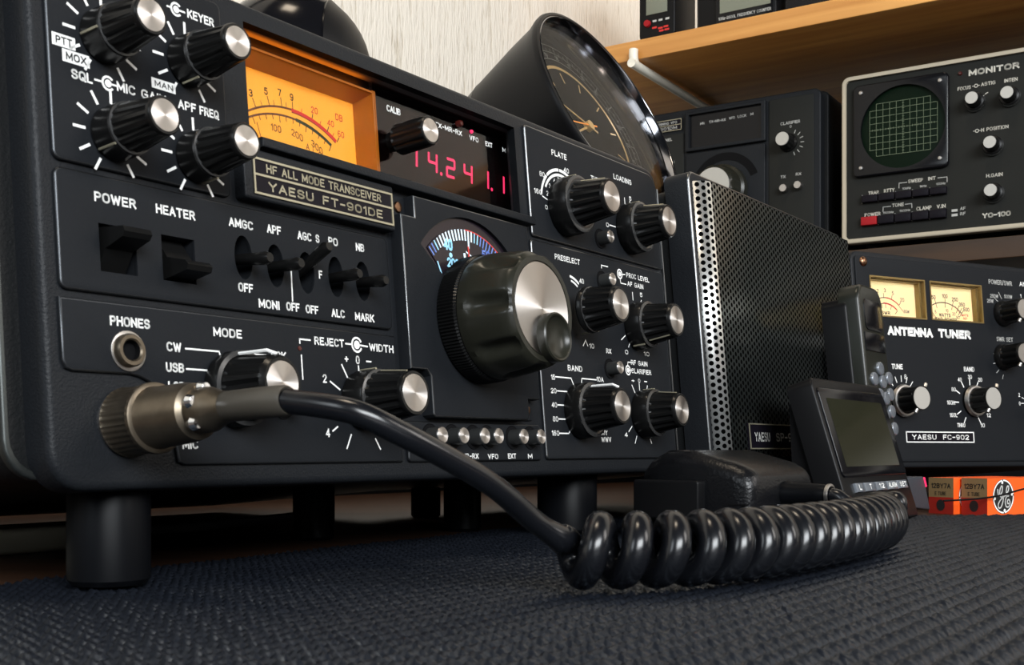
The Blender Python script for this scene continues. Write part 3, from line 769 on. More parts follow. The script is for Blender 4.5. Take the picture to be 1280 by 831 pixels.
    for s, a in (('2', 158), ('3', 138), ('4', 115), ('7', 98)): text(mb, s, 240+11.6*cos(radians(a))-.6, 109+11.6*sin(radians(a))-.8, 1.7, W_, y=y)
    line(mb, [(225.4, 111.6), (228.6, 110.8)], .5, W_, y)
    for p in ([(293.4, 122.9), (293.4, 120.0)], [(298.1, 122.2), (298.2, 120.4)], [(278.1, 108.2), (283.0, 108.2)], [(224.9, 38.9), (236.5, 38.9), (238.0, 36.4)], [(225.5, 33.3), (232.6, 33.3)], [(225.1, 27.7), (229.5, 27.7)],
              [(225.2, 22.1), (230.0, 22.1)], [(224.9, 16.4), (231.5, 16.4), (233.1, 17.6)], [(256.4, 39.2), (244.9, 39.2), (244.3, 37.2)], [(293.9, 80.2), (293.9, 76.9)], [(280.6, 58.0), (284.2, 60.0)], [(286.5, 55.2), (288, 57.2)],
              [(286.8, 38.3), (288.9, 35.2)], [(293.5, 39.2), (293.5, 36.2)], [(301.0, 38.6), (300, 36.5)], [(280.8, 17.8), (283.9, 20.0)], [(287.5, 15.7), (285.7, 12.8)], [(299.9, 14.5), (300.8, 12.8)], [(301.6, 77.4), (300.4, 75.6)],
              [(248.0, 53.0), (250.2, 55.4), (251.6, 53.2)]):
        line(mb, p, .5, W_, y)
    arc(mb, 240, 67, 13.8, 14.8, 55, 84, W_, y); arc(mb, 240, 67, 12.2, 13.0, 56, 80, W_, y)
    for u, v in ((283.6, 87.3), (284.4, 44.8)):
        disc(mb, u, v, 1.1, W_, y); arc(mb, u, v, 1.6, 2.3, 0, 360, W_, y, 30); line(mb, [(u+1, v), (u+4.6, v+.3)], .45, W_, y); line(mb, [(u, v-2.2 if v > 60 else v+2.2), (u+.3, v-4 if v > 60 else v+3.6), (u+5, v-4 if v > 60 else v+3.6)], .45, W_, y)
    line(mb, [(268, 89.2), (273.5, 89.2)], .45, W_, y); line(mb, [(268, 89.2), (268, 88)], .45, W_, y)
    mb.build('panel_lettering', TR, flat=True, recalc=False)
lettering_left()

# ---- knobs
def flute(nf, d, on):
    def f(t, i):
        if i not in on: return 1.0
        c = cos(nf*t)
        return 1.0-d*max(0.0, -c)**.6 if c < 0 else 1.0
    return f
def knob_small(u, v, L, y0=-1.2, pointer=210, parent=TR, skirt=7.0, rb=6.3, rc=4.2, seam=9.0):
    mb = MB()
    lathe(mb, [(0, y0-.3), (skirt-.4, y0-.3), (skirt, y0-.8), (skirt-.15, -seam+.6), (skirt-.7, -seam), (rb, -seam-.1)], KNOB, 40)
    k = mb.build('knob', parent, loc=(u, 0, v))
    mb = MB(); lathe(mb, [(skirt-.55, -seam+.35), (skirt-.2, -seam-.05), (skirt-.9, -seam-.25), (rb, -seam-.1)], DKRING, 40); mb.build('skirt_ring', k)
    mb = MB()
    prof = [(rb, -seam), (rb, -seam-1), (rb-1.2, -L+2.2), (rb-1.25, -L+1.2), (rc+.75, -L+.4), (rc+.5, -L), (rc, -L), (rc, -L+.35), (0, -L+.35)]
    lathe(mb, prof, KNOB, 72, mod=flute(14, .13, (1, 2)))
    mb.build('knob_grip', k)
    mb = MB(); lathe(mb, [(0, -L-.05), (rc-.15, -L-.05), (rc-.02, -L+.2)], ALU, 48); mb.build('knob_cap', k)
    mb = MB(); a = radians(pointer)
    tube(mb, [((skirt+.05)*cos(a), -2.2, (skirt+.05)*sin(a)), ((skirt-.05)*cos(a), -seam+.4, (skirt-.05)*sin(a))], .35, GOLD, 6); mb.build('pointer_line', k)
    return k
def knob_large(u, v, L, y0=-1.2, skirt=11.0, rb=8.9, rc=6.2, seam=9.0, pointer=200, top=False, wide=False):
    mb = MB()
    lathe(mb, [(0, y0-.3), (skirt-.5, y0-.3), (skirt, y0-1.0), (skirt-.2, -seam+1.0), (skirt-.9, -seam), (rb, -seam-.1)], KNOB, 48, mod=flute(18, .03, (2, 3)))
    k = mb.build('knob', TR, loc=(u, 0, v))
    mb = MB(); lathe(mb, [(skirt-.6, -seam+.6), (skirt-.35, -seam-.1), (skirt-1.5, -seam-.5), (rb, -seam-.15)], DKRING, 48); mb.build('skirt_ring', k)
    mb = MB()
    prof = [(rb, -seam), (rb, -seam-1), (rb-1.3, -L+2.4), (rb-1.4, -L+1.3), (rc+1.0, -L+.4), (rc+.75, -L), (rc, -L), (rc, -L+.4), (0, -L+.4)]
    lathe(mb, prof, KNOB, 90, mod=flute(15, .12, (1, 2)))
    mb.build('knob_grip', k)
    mb = MB(); lathe(mb, [(0, -L-.05), (rc-.15, -L-.05), (rc-.02, -L+.2)], ALU, 56); mb.build('knob_cap', k)
    mb = MB(); a = radians(pointer)
    if top:   # flat bar pointer on top of the grip
        tube(mb, [((rb+.8)*cos(a), -3.0, (rb+.8)*sin(a)), ((rb+.1)*cos(a), -L+3.4, (rb+.1)*sin(a)), ((rb-1.2)*cos(a-.16), -L+1.4, (rb-1.2)*sin(a-.16))], .5, WHITE, 6)
    else:
        tube(mb, [((skirt+.02)*cos(a), -2.6, (skirt+.02)*sin(a)), ((skirt-.1)*cos(a), -seam+.8, (skirt-.1)*sin(a))], .4, GOLD, 6)
        tube(mb, [((rb-.02)*cos(a), -seam-1.2, (rb-.02)*sin(a)), ((rb-1.3)*cos(a), -L+2.2, (rb-1.3)*sin(a))], .4, GOLD, 6)
    mb.build('pointer_line', k)
    return k
knob_small(20.6, 116.2, 21, pointer=190)
knob_small(47.8, 117.1, 22, pointer=250)
knob_small(22.2, 91.1, 22, pointer=225)
knob_small(48.8, 90.5, 22, pointer=280)
knob_large(240.2, 109.2, 24.5, skirt=12, seam=10, pointer=95)
knob_large(294.4, 108.6, 22, skirt=11.4, seam=9, pointer=92)
knob_large(240.6, 65.8, 24.5, y0=-8.5, skirt=9.6, seam=11.5, pointer=300)
knob_large(294.0, 64.8, 22, skirt=10.6, seam=9, pointer=240)
knob_large(240.2, 25.5, 22, skirt=11.4, seam=8.5, pointer=95, top=True)
knob_large(294.0, 25.6, 21, skirt=10.7, seam=9, pointer=88)
knob_large(109.8, 25.4, 23.6, skirt=9.4, seam=10, rb=8.3, rc=5.9, pointer=95)
knob_large(57.4, 26.6, 21, skirt=10.8, seam=6.5, rb=9.0, rc=5.85, pointer=102, top=True)
# calibrate knob standing on the display window
def calib():
    mb = MB(); L = 10.5; rb = 5.3; rc = 4.15
    lathe(mb, [(0, 6.8), (3.4, 6.8), (3.4, 3.2), (rb, 3.0), (rb, 2.5), (rb-.1, -L+2.2), (rc+.8, -L+.4), (rc+.5, -L), (rc, -L), (rc, -L+.35), (0, -L+.35)], KNOB, 72, mod=flute(12, .12, (4, 5)))
    k = mb.build('knob', TR, loc=(143.6, 0, 117.6))
    mb = MB(); lathe(mb, [(0, -L-.05), (rc-.15, -L-.05), (rc-.02, -L+.2)], ALU, 48); mb.build('knob_cap', k)
calib()
# tuning knob
def tuning():
    u, v, L = 168.6, 55.4, 34.0
    mb = MB()
    kn = lambda t, i: 1.0-(.022 if (int(t/(2*pi)*120*2+.5) % 2) else 0) if i in (2, 3) else 1.0
    lathe(mb, [(0, -5.4), (22.0, -5.4), (22.6, -6.2), (22.6, -12.4), (21.8, -13.2), (20.5, -13.4)], KNOB, 240, mod=kn)
    k = mb.build('tuning_knob', TR, loc=(u, 0, v))
    amp = {3: .05, 4: .105, 5: .125, 6: .125, 7: .10, 8: .045}
    def scal(t, i):
        a = amp.get(i, 0)
        return 1-a*max(0, cos(8*t+.5))**1.3 if a else 1.0
    mb = MB(); lathe(mb, [(20.5, -13.2), (21.8, -13.6), (22.0, -16.5), (21.9, -18.2), (21.7, -20), (21.2, -25.0), (20.7, -29.0), (20.2, -31.6), (19.6, -33.0), (18.4, -34.0), (16.6, -34.0), (16.4, -33.4), (0, -33.4)], KNOBG, 192, mod=scal); mb.build('knob_grip', k)
    mb = MB(); lathe(mb, [(0, -33.9), (16.1, -33.9), (16.3, -33.3)], ALU, 96); o = mb.build('knob_face', k)
    mb = MB(); du, dv = 3.6, -9.9
    lathe(mb, [(0, -34.6), (4.5, -34.9), (6.9, -36.2), (7.5, -37.2), (8.1, -37.4), (8.6, -36.9), (8.7, -33.5)], KNOBG, 48, c=(du, dv)); mb.build('finger_spinner', k)
tuning()
# small push buttons
def button(u, v, L=6.6, r=3.0):
    mb = MB(); lathe(mb, [(r+.3, -.6), (r+1.4, -1.5), (r+1.5, -1.0), (r+1.5, -.2)], DARK, 28); lathe(mb, [(0, -1.3), (r+1.3, -1.3)], DARK, 28)
    k = mb.build('push_button', TR, loc=(u, 0, v))
    mb = MB(); lathe(mb, [(r, -1.2), (r, -L+.3), (r-.3, -L)], BUTTON, 28); mb.build('button_stem', k)
    mb = MB(); lathe(mb, [(0, -L-.1), (r-.3, -L-.1), (r-.1, -L+.3)], ALU, 32); mb.build('button_cap', k)
for u in (143.5, 155.4, 167.6, 176.0, 192.0, 203.6): button(u, 14.4)
for u, v in ((268.8, 100.8), (267.6, 82.3), (268.3, 44.5)): button(u, v, 6.6, 2.9)
button(76.0, 22.5, 8.0, 2.3)
# reject lamp
mb = MB(); lathe(mb, [(0, -1.5), (.7, -1.4), (.8, -1.1)], BROWNLENS, 14); mb.build('indicator_lamp', TR, loc=(84.4, 0, 40.3))
# rocker and toggle switches
for (u0, u1, up) in ((16.6, 27.4, True), (35.9, 46.6, False)):
    mb = MB()
    c = (u0+u1)/2; w = (u1-u0)/2-1.2; s = 1 if up else -1
    pr = [(5.5, -6), (3.0, -6.0), (-1.0, -1.0 if up else 1.0), (-8.5, 2.6*s), (-9.4, 3.6*s), (-9.0, 4.6*s), (-1.0, 5.2*s), (3.0, 6.0), (5.5, 6)]
    if up: prof = [(6, -6), (2.5, -5.8), (-1.5, -.2), (-8.6, 1.6), (-9.6, 2.8), (-9.0, 4.2), (-1, 5.4), (2.5, 5.8), (6, 6)]
    else: prof = [(6, -6), (2.5, -5.8), (-1, -5.4), (-9.0, -4.4), (-9.6, -3.0), (-8.6, -1.8), (-1.5, .2), (2.5, 5.8), (6, 6)]
    n = len(prof); vs = []; 
    for sx in (-w, w): vs += [(c+sx, y, 61.2+z) for y, z in prof]
    mb.add(vs, [tuple(range(n)), tuple(range(n, 2*n))]+[(i, (i+1) % n, n+(i+1) % n, n+i) for i in range(n)], KNOB)
    mb.build('rocker_switch', TR)
tips = [(60.3+4.4, 63.2), (76.9, 63.2), (89.0, 69.6), (101.8, 63.2), (113.9, 62.6)]
for (u, v), (tu, tv) in zip(OV, tips):
    mb = MB(); d = [(u, 6, v), (u, 0, v+(tv-v)*.2), (tu, -5, v+(tv-v)*.6), (tu, -10.2, tv), (tu, -11.6, tv+(.2 if tv > 68 else 0))]
    tube(mb, d, [1.5, 1.6, 1.75, 1.95, 1.3], KNOB, 16); mb.build('toggle_lever', TR)
# phones jack
mb = MB(); lathe(mb, [(2.6, 6), (2.6, -3.4), (3.0, -3.8), (3.9, -3.8), (4.3, -3.2), (4.3, -1.6)], NICKEL, 40, mats=[DARK, NICKEL, NICKEL, NICKEL, NICKEL]); lathe(mb, [(0, -1.35), (4.3, -1.35)], DARK, 30)
pj = mb.build('headphone_jack', TR, loc=(22.7, 0, 35.2))
mb = MB(); prism(mb, circle(.4, 0, 5.3, 40), -1.7, -1.2, STEEL, bevel=.2, holes=[circle(0, 0, 4.0, 32)]); mb.build('jack_washer', pj)
# mic socket (behind the plug)
mb = MB(); lathe(mb, [(0, -.6), (8.6, -.6), (8.6, 0)], STEEL, 36); mb.build('microphone_socket', TR, loc=(22.5, 0, 17.0))
# feet
def foot(u, y, r, drop):
    ln = 25.76+4.5*.996-y*.0885+drop
    mb = MB()
    lathe(mb, [(0, 0), (r*.92, 0), (r, -1.5), (r, -ln+1.5), (r*.88, -ln), (0, -ln)], RUBBER, 36)
    mb.v = [(x, z, yy) for x, yy, z in mb.v]
    o = mb.build('foot', TR, loc=(u, y, 4.5)); o.rotation_euler = (TILT, 0, 0)
    return o
foot(29.5, 18, 10.8, 0.0)
foot(267, 23, 13, 0.0)
foot(202, 112, 9, 3.2)
foot(282, 92, 9, 3.2)

# ------------------------------------------------------------------ speaker beside the transceiver
SP = thing('loudspeaker', 'black external loudspeaker with perforated front right of the transceiver', 'speaker', (-109.67, 279.85, 36-10.24), RZ, TILT)
def speaker():
    X0, X1 = 340.5, 552.0; F = -11.0
    mb = MB(); prism(mb, rrect(X0+1, 4, X1-1, 136, 4), 2, 200, CASE, bevel=1.0); mb.build('cabinet', SP)
    mb = MB(); prism(mb, rrect(X0, 0, X1, 143.0, 5), F, 2, BEZEL, bevel=.9, edge=EDGE, holes=[rrect(X0+3.2, 5, X1-4, 138.2, 2)]); mb.build('front_frame', SP)
    # perforated sheet: flat front, left edge rolled back
    me = bpy.data.meshes.new('grille'); V = []; Fc = []; UV = []
    xs = []
    for i in range(9):
        a = radians(76*(1-i/8)); xs.append((X0+12.0-8.4*sin(a), F-5.2+8.4*(1-cos(a)), 8.4*(radians(76)-a)))
    L0 = xs[-1][2]
    xs.append((X1-4.4, F-5.2, L0+X1-4.4-xs[-1][0]))
    for (x, y, l) in xs: V += [(x*.001, y*.001, 5.2*.001), (x*.001, y*.001, 138.0*.001)]; UV += [(l*.001, 0.0052), (l*.001, 0.138)]
    for i in range(len(xs)-1): Fc.append((2*i, 2*i+2, 2*i+3, 2*i+1))
    me.from_pydata(V, [], Fc); uv = me.uv_layers.new(name='UVMap')
    for p in me.polygons:
        for li in p.loop_indices: uv.data[li].uv = UV[me.loops[li].vertex_index]
    me.materials.append(GRILLE); me.materials.append(GRILLE_GLINT)
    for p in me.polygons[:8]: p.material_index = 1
    me.shade_smooth()
    o = bpy.data.objects.new('grille', me); COL.objects.link(o); o.parent = SP
    sm = o.modifiers.new('thickness', 'SOLIDIFY'); sm.thickness = .0006; sm.offset = 1
    mb = MB(); box(mb, 371, 440, F-7.0, F-5.0, 8.5, 21.5, PLATE); b = mb.build('name_badge', SP)
    mb = MB(); y = F-7.1
    for v in (8.9, 21.1): box(mb, 371, 440, F-7.3, F-6.9, v-.3, v+.3, GOLD)
    for u in (371.3, 439.7): box(mb, u-.35, u+.35, F-7.3, F-6.9, 8.6, 21.4, GOLD)
    text(mb, 'YAESU', 377, 12.4, 4.6, GREYINK, 396, y, bold=.012); text(mb, 'SP-901', 404, 12.4, 4.6, GREYINK, 434, y, bold=.012)
    mb.build('badge_lettering', b, flat=True, recalc=False)
    for u in (362, 530):
        for y0 in (18, 180):
            ln = 25.76+4*.996-y0*.0885+(-0.1 if y0 < 30 and u < 400 else 3.2)
            mb = MB(); lathe(mb, [(0, 0), (8, 0), (8.5, -1), (8.5, -ln+1), (7.5, -ln), (0, -ln)], RUBBER, 28); mb.v = [(x, z, yy) for x, yy, z in mb.v]
            f = mb.build('foot', SP, loc=(u, y0, 4)); f.rotation_euler = (TILT, 0, 0)
speaker()

# ------------------------------------------------------------------ world clock on the speaker
def clock():
    c = Vector((55.0, 703.0, 36+199.5))
    al = radians(25.3)
    mb = MB()
    root = thing('desk_clock', 'round black desk clock with chrome rim tilted up on the loudspeaker', 'clock', (0, 0, 0))
    root.location = c*.001
    # face normal tilted upwards from the direction the transceiver faces
    fwd = Vector((-RN.x*cos(al), -RN.y*cos(al), sin(al)))
    xax = Vector((RX.x, RX.y, 0)); yax = -fwd; zax = xax.cross(yax)
    root.rotation_euler = Matrix((xax, yax, zax)).transposed().to_euler()
    root.scale = (1.06, 1.06, 1.06)
    lathe(mb, [(0, 82), (42, 81), (49, 78), (52.5, 72), (56.2, 50.4), (56.5, 50.0), (56.3, 49.4), (60.4, 20), (62.0, 4), (63.8, -1.5), (64.0, -3.5), (63.2, -5.0), (61.6, -5.4), (60.6, -4.8)], SATIN, 96); mb.build('clock_housing', root)
    mb = MB(); lathe(mb, [(60.9, -5.1), (60.4, -5.3), (60.0, -4.6), (58.6, 14.0)], mat('dark_chrome', (.30, .30, .32), .10, metal=1.0), 120); mb.build('chrome_rim', root)
    mb = MB(); lathe(mb, [(0, 13.0), (58.4, 13.0), (58.6, 14)], mat('matt_black_dial', (0.003, 0.003, 0.003), 0.9, spec=0.0), 96); d = mb.build('clock_dial', root)
    mb = MB(); y = 12.85; DIM = mat('dim_grey_print', (.10, .10, .09), .5)
    arc(mb, 0, 0, 39, 41, 0, 360, GOLDD, y, 96); arc(mb, 0, 0, 50.6, 50.9, 0, 360, DIM, y, 96); arc(mb, 0, 0, 55.5, 55.8, 0, 360, DIM, y, 96); arc(mb, 0, 0, 45.5, 45.9, 0, 360, DIM, y, 96)
    for i in range(72): tick(mb, 0, 0, i*5, 51.2, 55.4 if i % 3 == 0 else 53.0, .35, DIM, y)
    for i in range(24):
        a = radians(i*15); s = str((i+11) % 24+1)
        text(mb, s, 47.9*cos(a)-1.4, 47.9*sin(a)-1.2, 2.6, DIM, y=y, bold=0)
    for i in range(12): tick(mb, 0, 0, i*30+7, 30, 36, 1.0, GOLDD, y)
    mb.build('dial_print', d, flat=True, recalc=False)
    for a, l, w, m, nm in ((205, 32, 1.6, GOLDD, 'hour_hand'), (160, 44, 1.2, GOLDD, 'minute_hand'), (188, 50, .8, ORNG, 'second_hand')):
        mb = MB(); q = radians(a); t = (-sin(q)*w/2, cos(q)*w/2); e = (l*cos(q), l*sin(q)); yy = {'hour_hand': 11.6, 'minute_hand': 10.8, 'second_hand': 10.0}[nm]
        o2 = [(t[0]-8*cos(q), t[1]-8*sin(q)), (-t[0]-8*cos(q), -t[1]-8*sin(q)), (e[0]-t[0]*.5, e[1]-t[1]*.5), (e[0]+t[0]*.5, e[1]+t[1]*.5)]
        prism(mb, o2, yy, yy+.4, m); mb.build(nm, root)
    mb = MB(); lathe(mb, [(0, 9.4), (3, 9.6), (3.2, 12.8)], GOLDD, 24); mb.build('hand_hub', root)
    mb = MB(); lathe(mb, [(0, -1.0), (59.7, -1.0), (59.6, .4), (0, .4)], CLEAR, 72); mb.build('clock_glass', root)
    # stand: a bent foot under the housing reaching down to the speaker top
    mb = MB()
    inv = Matrix((xax, yax, zax))
    for sx in (-16, 16):
        a = c+xax*sx+yax*30-Vector((0, 0, 46)); b = Vector((a.x-RN.x*10, a.y-RN.y*10, 158.5)); e = Vector((a.x+RN.x*25, a.y+RN.y*25, 155.5))
        tube(mb, [(inv @ (p-c))/1.06 for p in (a, b, e)], 3.0, SATIN, 10)
    mb.build('clock_stand', root)
clock()

# ------------------------------------------------------------------ round black headphone shell on the transceiver
def headphones():
    r = thing('headphones', 'glossy black headphones on the transceiver above the amber meter', 'headphones', (0, 0, 0))
    # position in the transceiver frame
    M = Matrix.Translation(Vector((-109.67, 279.85, 25.76))) @ Matrix.Rotation(RZ, 4, 'Z') @ Matrix.Rotation(-TILT, 4, 'X')
    def cup(u, yy, v, name, ax, rad):
        mb = MB(); pr = [(rad*sin(radians(a)), -rad*cos(radians(a))) for a in range(0, 128, 8)]
        e = pr[-1]; pr += [(e[0]-.5, e[1]+.2), (e[0]-.5, e[1]+.8), (e[0], e[1]+1.0)]
        pr += [(rad*sin(radians(a)), -rad*cos(radians(a))) for a in range(136, 178, 8)]+[(0, rad)]
        lathe(mb, pr, GLOSS, 80, mats=[GLOSS]*18+[SATIN]*20)
        o = mb.build(name, r)
        o.location = (M @ Vector((u, yy, v)))*.001
        o.rotation_euler = (0, 0, ax)
        return o
    a = cup(182.2, 90, 175.6, 'ear_cup', radians(-90), 33)
    b = cup(120, 190, 174.5, 'ear_cup', radians(100), 33)
    # headband rising out of the frame
    pa = M @ Vector((182, 92, 206)); pb = M @ Vector((120, 190, 205)); top = (pa+pb)/2+Vector((0, 0, 95))
    mb = MB(); path = smooth_path([pa, pa+(top-pa)*.5+Vector((8, 4, 22)), top, pb+(top-pb)*.5+Vector((-8, -4, 22)), pb], 10)
    tube(mb, path, 7, SATIN, 14); mb.build('headband', r)
headphones()

# ------------------------------------------------------------------ hand microphone with coiled cord
def w(u, y, v):   # transceiver panel coordinates to world millimetres
    q = Matrix.Translation(Vector((-109.67, 279.85, 25.76))) @ Matrix.Rotation(RZ, 4, 'Z') @ Matrix.Rotation(-TILT, 4, 'X')
    return q @ Vector((u, y, v))
ma = Vector((0.75, -0.6614)); mb2 = Vector((0.6614, 0.75))   # cord end faces along ma, width along mb2
MICO = Vector((91.5, 450.0, 0.1))
MC = thing('hand_microphone', 'black hand microphone with coiled cord plugged into the transceiver', 'microphone', MICO, atan2(ma.y, ma.x)+pi/2)
def microphone():
    # local: -y towards the cord end, x along its width, z up; origin at the near-left bottom corner of the cord end
    LN = 80; WD = 54; HT = 30
    n = 10; vs = []; fs = []; rows = []
    mb = MB()
    secs = [(0, 5, 24.5), (.7, 3, 26), (2.2, 1.2, 27.5), (4.5, .3, 28.8), (8, -.3, 30.5), (18, -1.0, 33), (28, -1.5, 35.5), (40, -1.0, 35.5), (48, .5, 32), (52, 2.5, 29)]
    for y, gx, h in secs:
        x0, x1 = gx, WD-gx
        prof = rrect(x0, 1.0, x1, h, (4, 4, 7, 7), 5)
        base = len(vs); rows.append((base, len(prof)))
        vs += [(x, y, z) for x, z in prof]
    q = rows[0][1]
    for j in range(len(rows)-1):
        for i in range(q): fs.append((rows[j][0]+i, rows[j][0]+(i+1) % q, rows[j+1][0]+(i+1) % q, rows[j+1][0]+i))
    fs.append(tuple(range(q))); fs.append(tuple(rows[-1][0]+i for i in range(q)))
    mb.add(vs, fs, LEATHER)
    o = mb.build('microphone_shell', MC, angle=50); bv = o.modifiers.new('round', 'BEVEL'); bv.width = .0012; bv.segments = 2; bv.limit_method = 'ANGLE'
    mb = MB()
    box(mb, -.6, WD+.6, 2, 49, 14.2, 14.8, DARK); mb.build('seam', MC)
    mb = MB(); prism(mb, rrect(20, 8, 51, 23.5, 1.2), -6.0, 2, SATIN, bevel=.8, frame=lambda a, b, y: (y, a, b)); mb.build('push_to_talk_bar', MC)
    # strain relief sleeve on the cord end
    mb = MB(); lathe(mb, [(0, 2), (5.2, 2), (5.2, -1.5), (4.6, -3), (4.4, -14), (3.9, -19), (3.6, -19.4), (0, -19.4)], RUBBER, 28, c=(27, 18))
    mb.build('strain_relief', MC)
    mb = MB(); lathe(mb, [(3.7, -18.4), (4.4, -18.6), (4.4, -19.6), (3.5, -19.8)], STEEL, 28, c=(27, 18)); mb.build('sleeve_ring', MC)
microphone()
def ml(p):   # world mm -> microphone local
    M = Matrix.Translation(MICO) @ Matrix.Rotation(atan2(ma.y, ma.x)+pi/2, 4, 'Z')
    return M.inverted() @ Vector(p)
def mw(p):
    M = Matrix.Translation(MICO) @ Matrix.Rotation(atan2(ma.y, ma.x)+pi/2, 4, 'Z')
    return M @ Vector(p)
def cord():
    RW = 3.85; RH = 6.3; ZC = RW+RH+.2
    axis = smooth_path([(12.5, 297.5, ZC), (28, 298.5, ZC), (45, 304, ZC), (64, 318, ZC), (83, 340, ZC), (101, 365, ZC), (117, 391, ZC), (130, 417, ZC), (137.5, 441, ZC)], 14)
    # arc length resample
    d = [0]
    for a, b in zip(axis[:-1], axis[1:]): d.append(d[-1]+(b-a).length)
    tot = d[-1]
    def at(s):
        for i in range(len(d)-1):
            if d[i+1] >= s:
                t = (s-d[i])/(d[i+1]-d[i]); return axis[i].lerp(axis[i+1], t), (axis[i+1]-axis[i]).normalized()
        return axis[-1], (axis[-1]-axis[-2]).normalized()
    pitch = 9.7; N = tot/pitch; pts = []
    steps = int(N*26)
    for k in range(steps+1):
        s = tot*k/steps; c, t = at(s)
        side = t.cross(Vector((0, 0, 1))).normalized(); up = Vector((0, 0, 1))
        ph = 2*pi*N*k/steps+radians(85)
        q = min(1.0, N*k/steps/.55); q = 0.45+.55*q*q*(3-2*q)
        pts.append(c+side*(RH*q*cos(ph))+up*(RH*q*sin(ph)))
    end = mw((27, -19.4, 18)); dirn = (mw((27, -30, 18))-end)
    tail = smooth_path([pts[-1], pts[-1]+(pts[-1]-pts[-3])*1.6, end+dirn*.8+Vector((2, 0, -4.5)), end+dirn*.3+Vector((0, 0, -.6)), end], 8)[1:]
    # lead from the plug to the first coil
    p0 = w(22.5, -57, 16.2); d0 = (w(22.5, -60, 16.0)-p0)
    st = pts[0]; sd = pts[0]-pts[2]
    lead = smooth_path([p0, Vector((-35.7, 262, 44.4)), Vector((-25.3, 265, 39.6)), Vector((-14.8, 272, 33.8)), Vector((-4.2, 281, 27.0)), Vector((5.2, 291.5, 18.4)), st], 10)[:-1]
    lead[0] = p0
    mb = MB(); rad = [2.9]*(len(lead)-6)+[2.9+.1*i for i in range(1, 7)]+[RW]*len(pts)+[max(2.9, RW-.04*i) for i in range(len(tail))]
    tube(mb, [ml(p) for p in lead+pts+tail], rad, CORD, 14)
    c = mb.build('coiled_cord', MC, angle=80)
    # plug
    M = Matrix.Translation(MICO) @ Matrix.Rotation(atan2(ma.y, ma.x)+pi/2, 4, 'Z')
    T = Matrix.Translation(Vector((-109.67, 279.85, 25.76))) @ Matrix.Rotation(RZ, 4, 'Z') @ Matrix.Rotation(-TILT, 4, 'X') @ Matrix.Translation(Vector((22.5, 0, 17.0)))
    L = M.inverted() @ T
    def put(mb, name, par):
        mb.v = [tuple(L @ Vector(v)) for v in mb.v]; return mb.build(name, par)
    mb = MB(); kn = lambda t, i: 1-(.03 if int(t/(2*pi)*72+.5) % 2 else 0) if i in (3, 4) else 1.0
    lathe(mb, [(0, -.7), (8.3, -.7), (9.0, -1.2), (8.7, -2.0), (8.6, -10.0), (9.0, -11.0), (8.9, -12.0), (8.0, -12.4), (0, -12.4)], NICKEL, 144, mod=kn)
    pl = put(mb, 'plug', MC)
    mb = MB(); lathe(mb, [(8.0, -12.2), (7.7, -13), (7.4, -24), (6.9, -27.0), (5.8, -27.6), (5.4, -28)], NICKEL, 48); put(mb, 'plug_barrel', pl)
    mb = MB(); lathe(mb, [(5.4, -27.6), (5.6, -28.2), (5.5, -32.0), (5.0, -33.5), (4.0, -36.0), (3.8, -38)], NICKEL, 40)
    for a in (100, 160, 220):
        q = radians(a); lathe_c = (5.2*cos(q), 5.2*sin(q))
        lathe(mb, [(0, -28.6), (1.3, -28.8), (1.8, -30.3), (1.3, -31.8), (0, -32)], CHROME, 16, c=lathe_c)
    put(mb, 'cord_clamp', pl)
    mb = MB()
    vs0 = len(mb.v); lathe(mb, [(3.3, -36), (3.75, -37), (3.7, -50), (3.6, -57.2), (3.2, -58), (2.6, -57.6)], mat('grey_brown_sleeve', (0.045, 0.040, 0.032), .45), 32)
    mb.v = [(x, y, z-max(0, (-y-36))**1.5*.008) for x, y, z in mb.v]
    put(mb, 'cord_sleeve', pl)
cord()

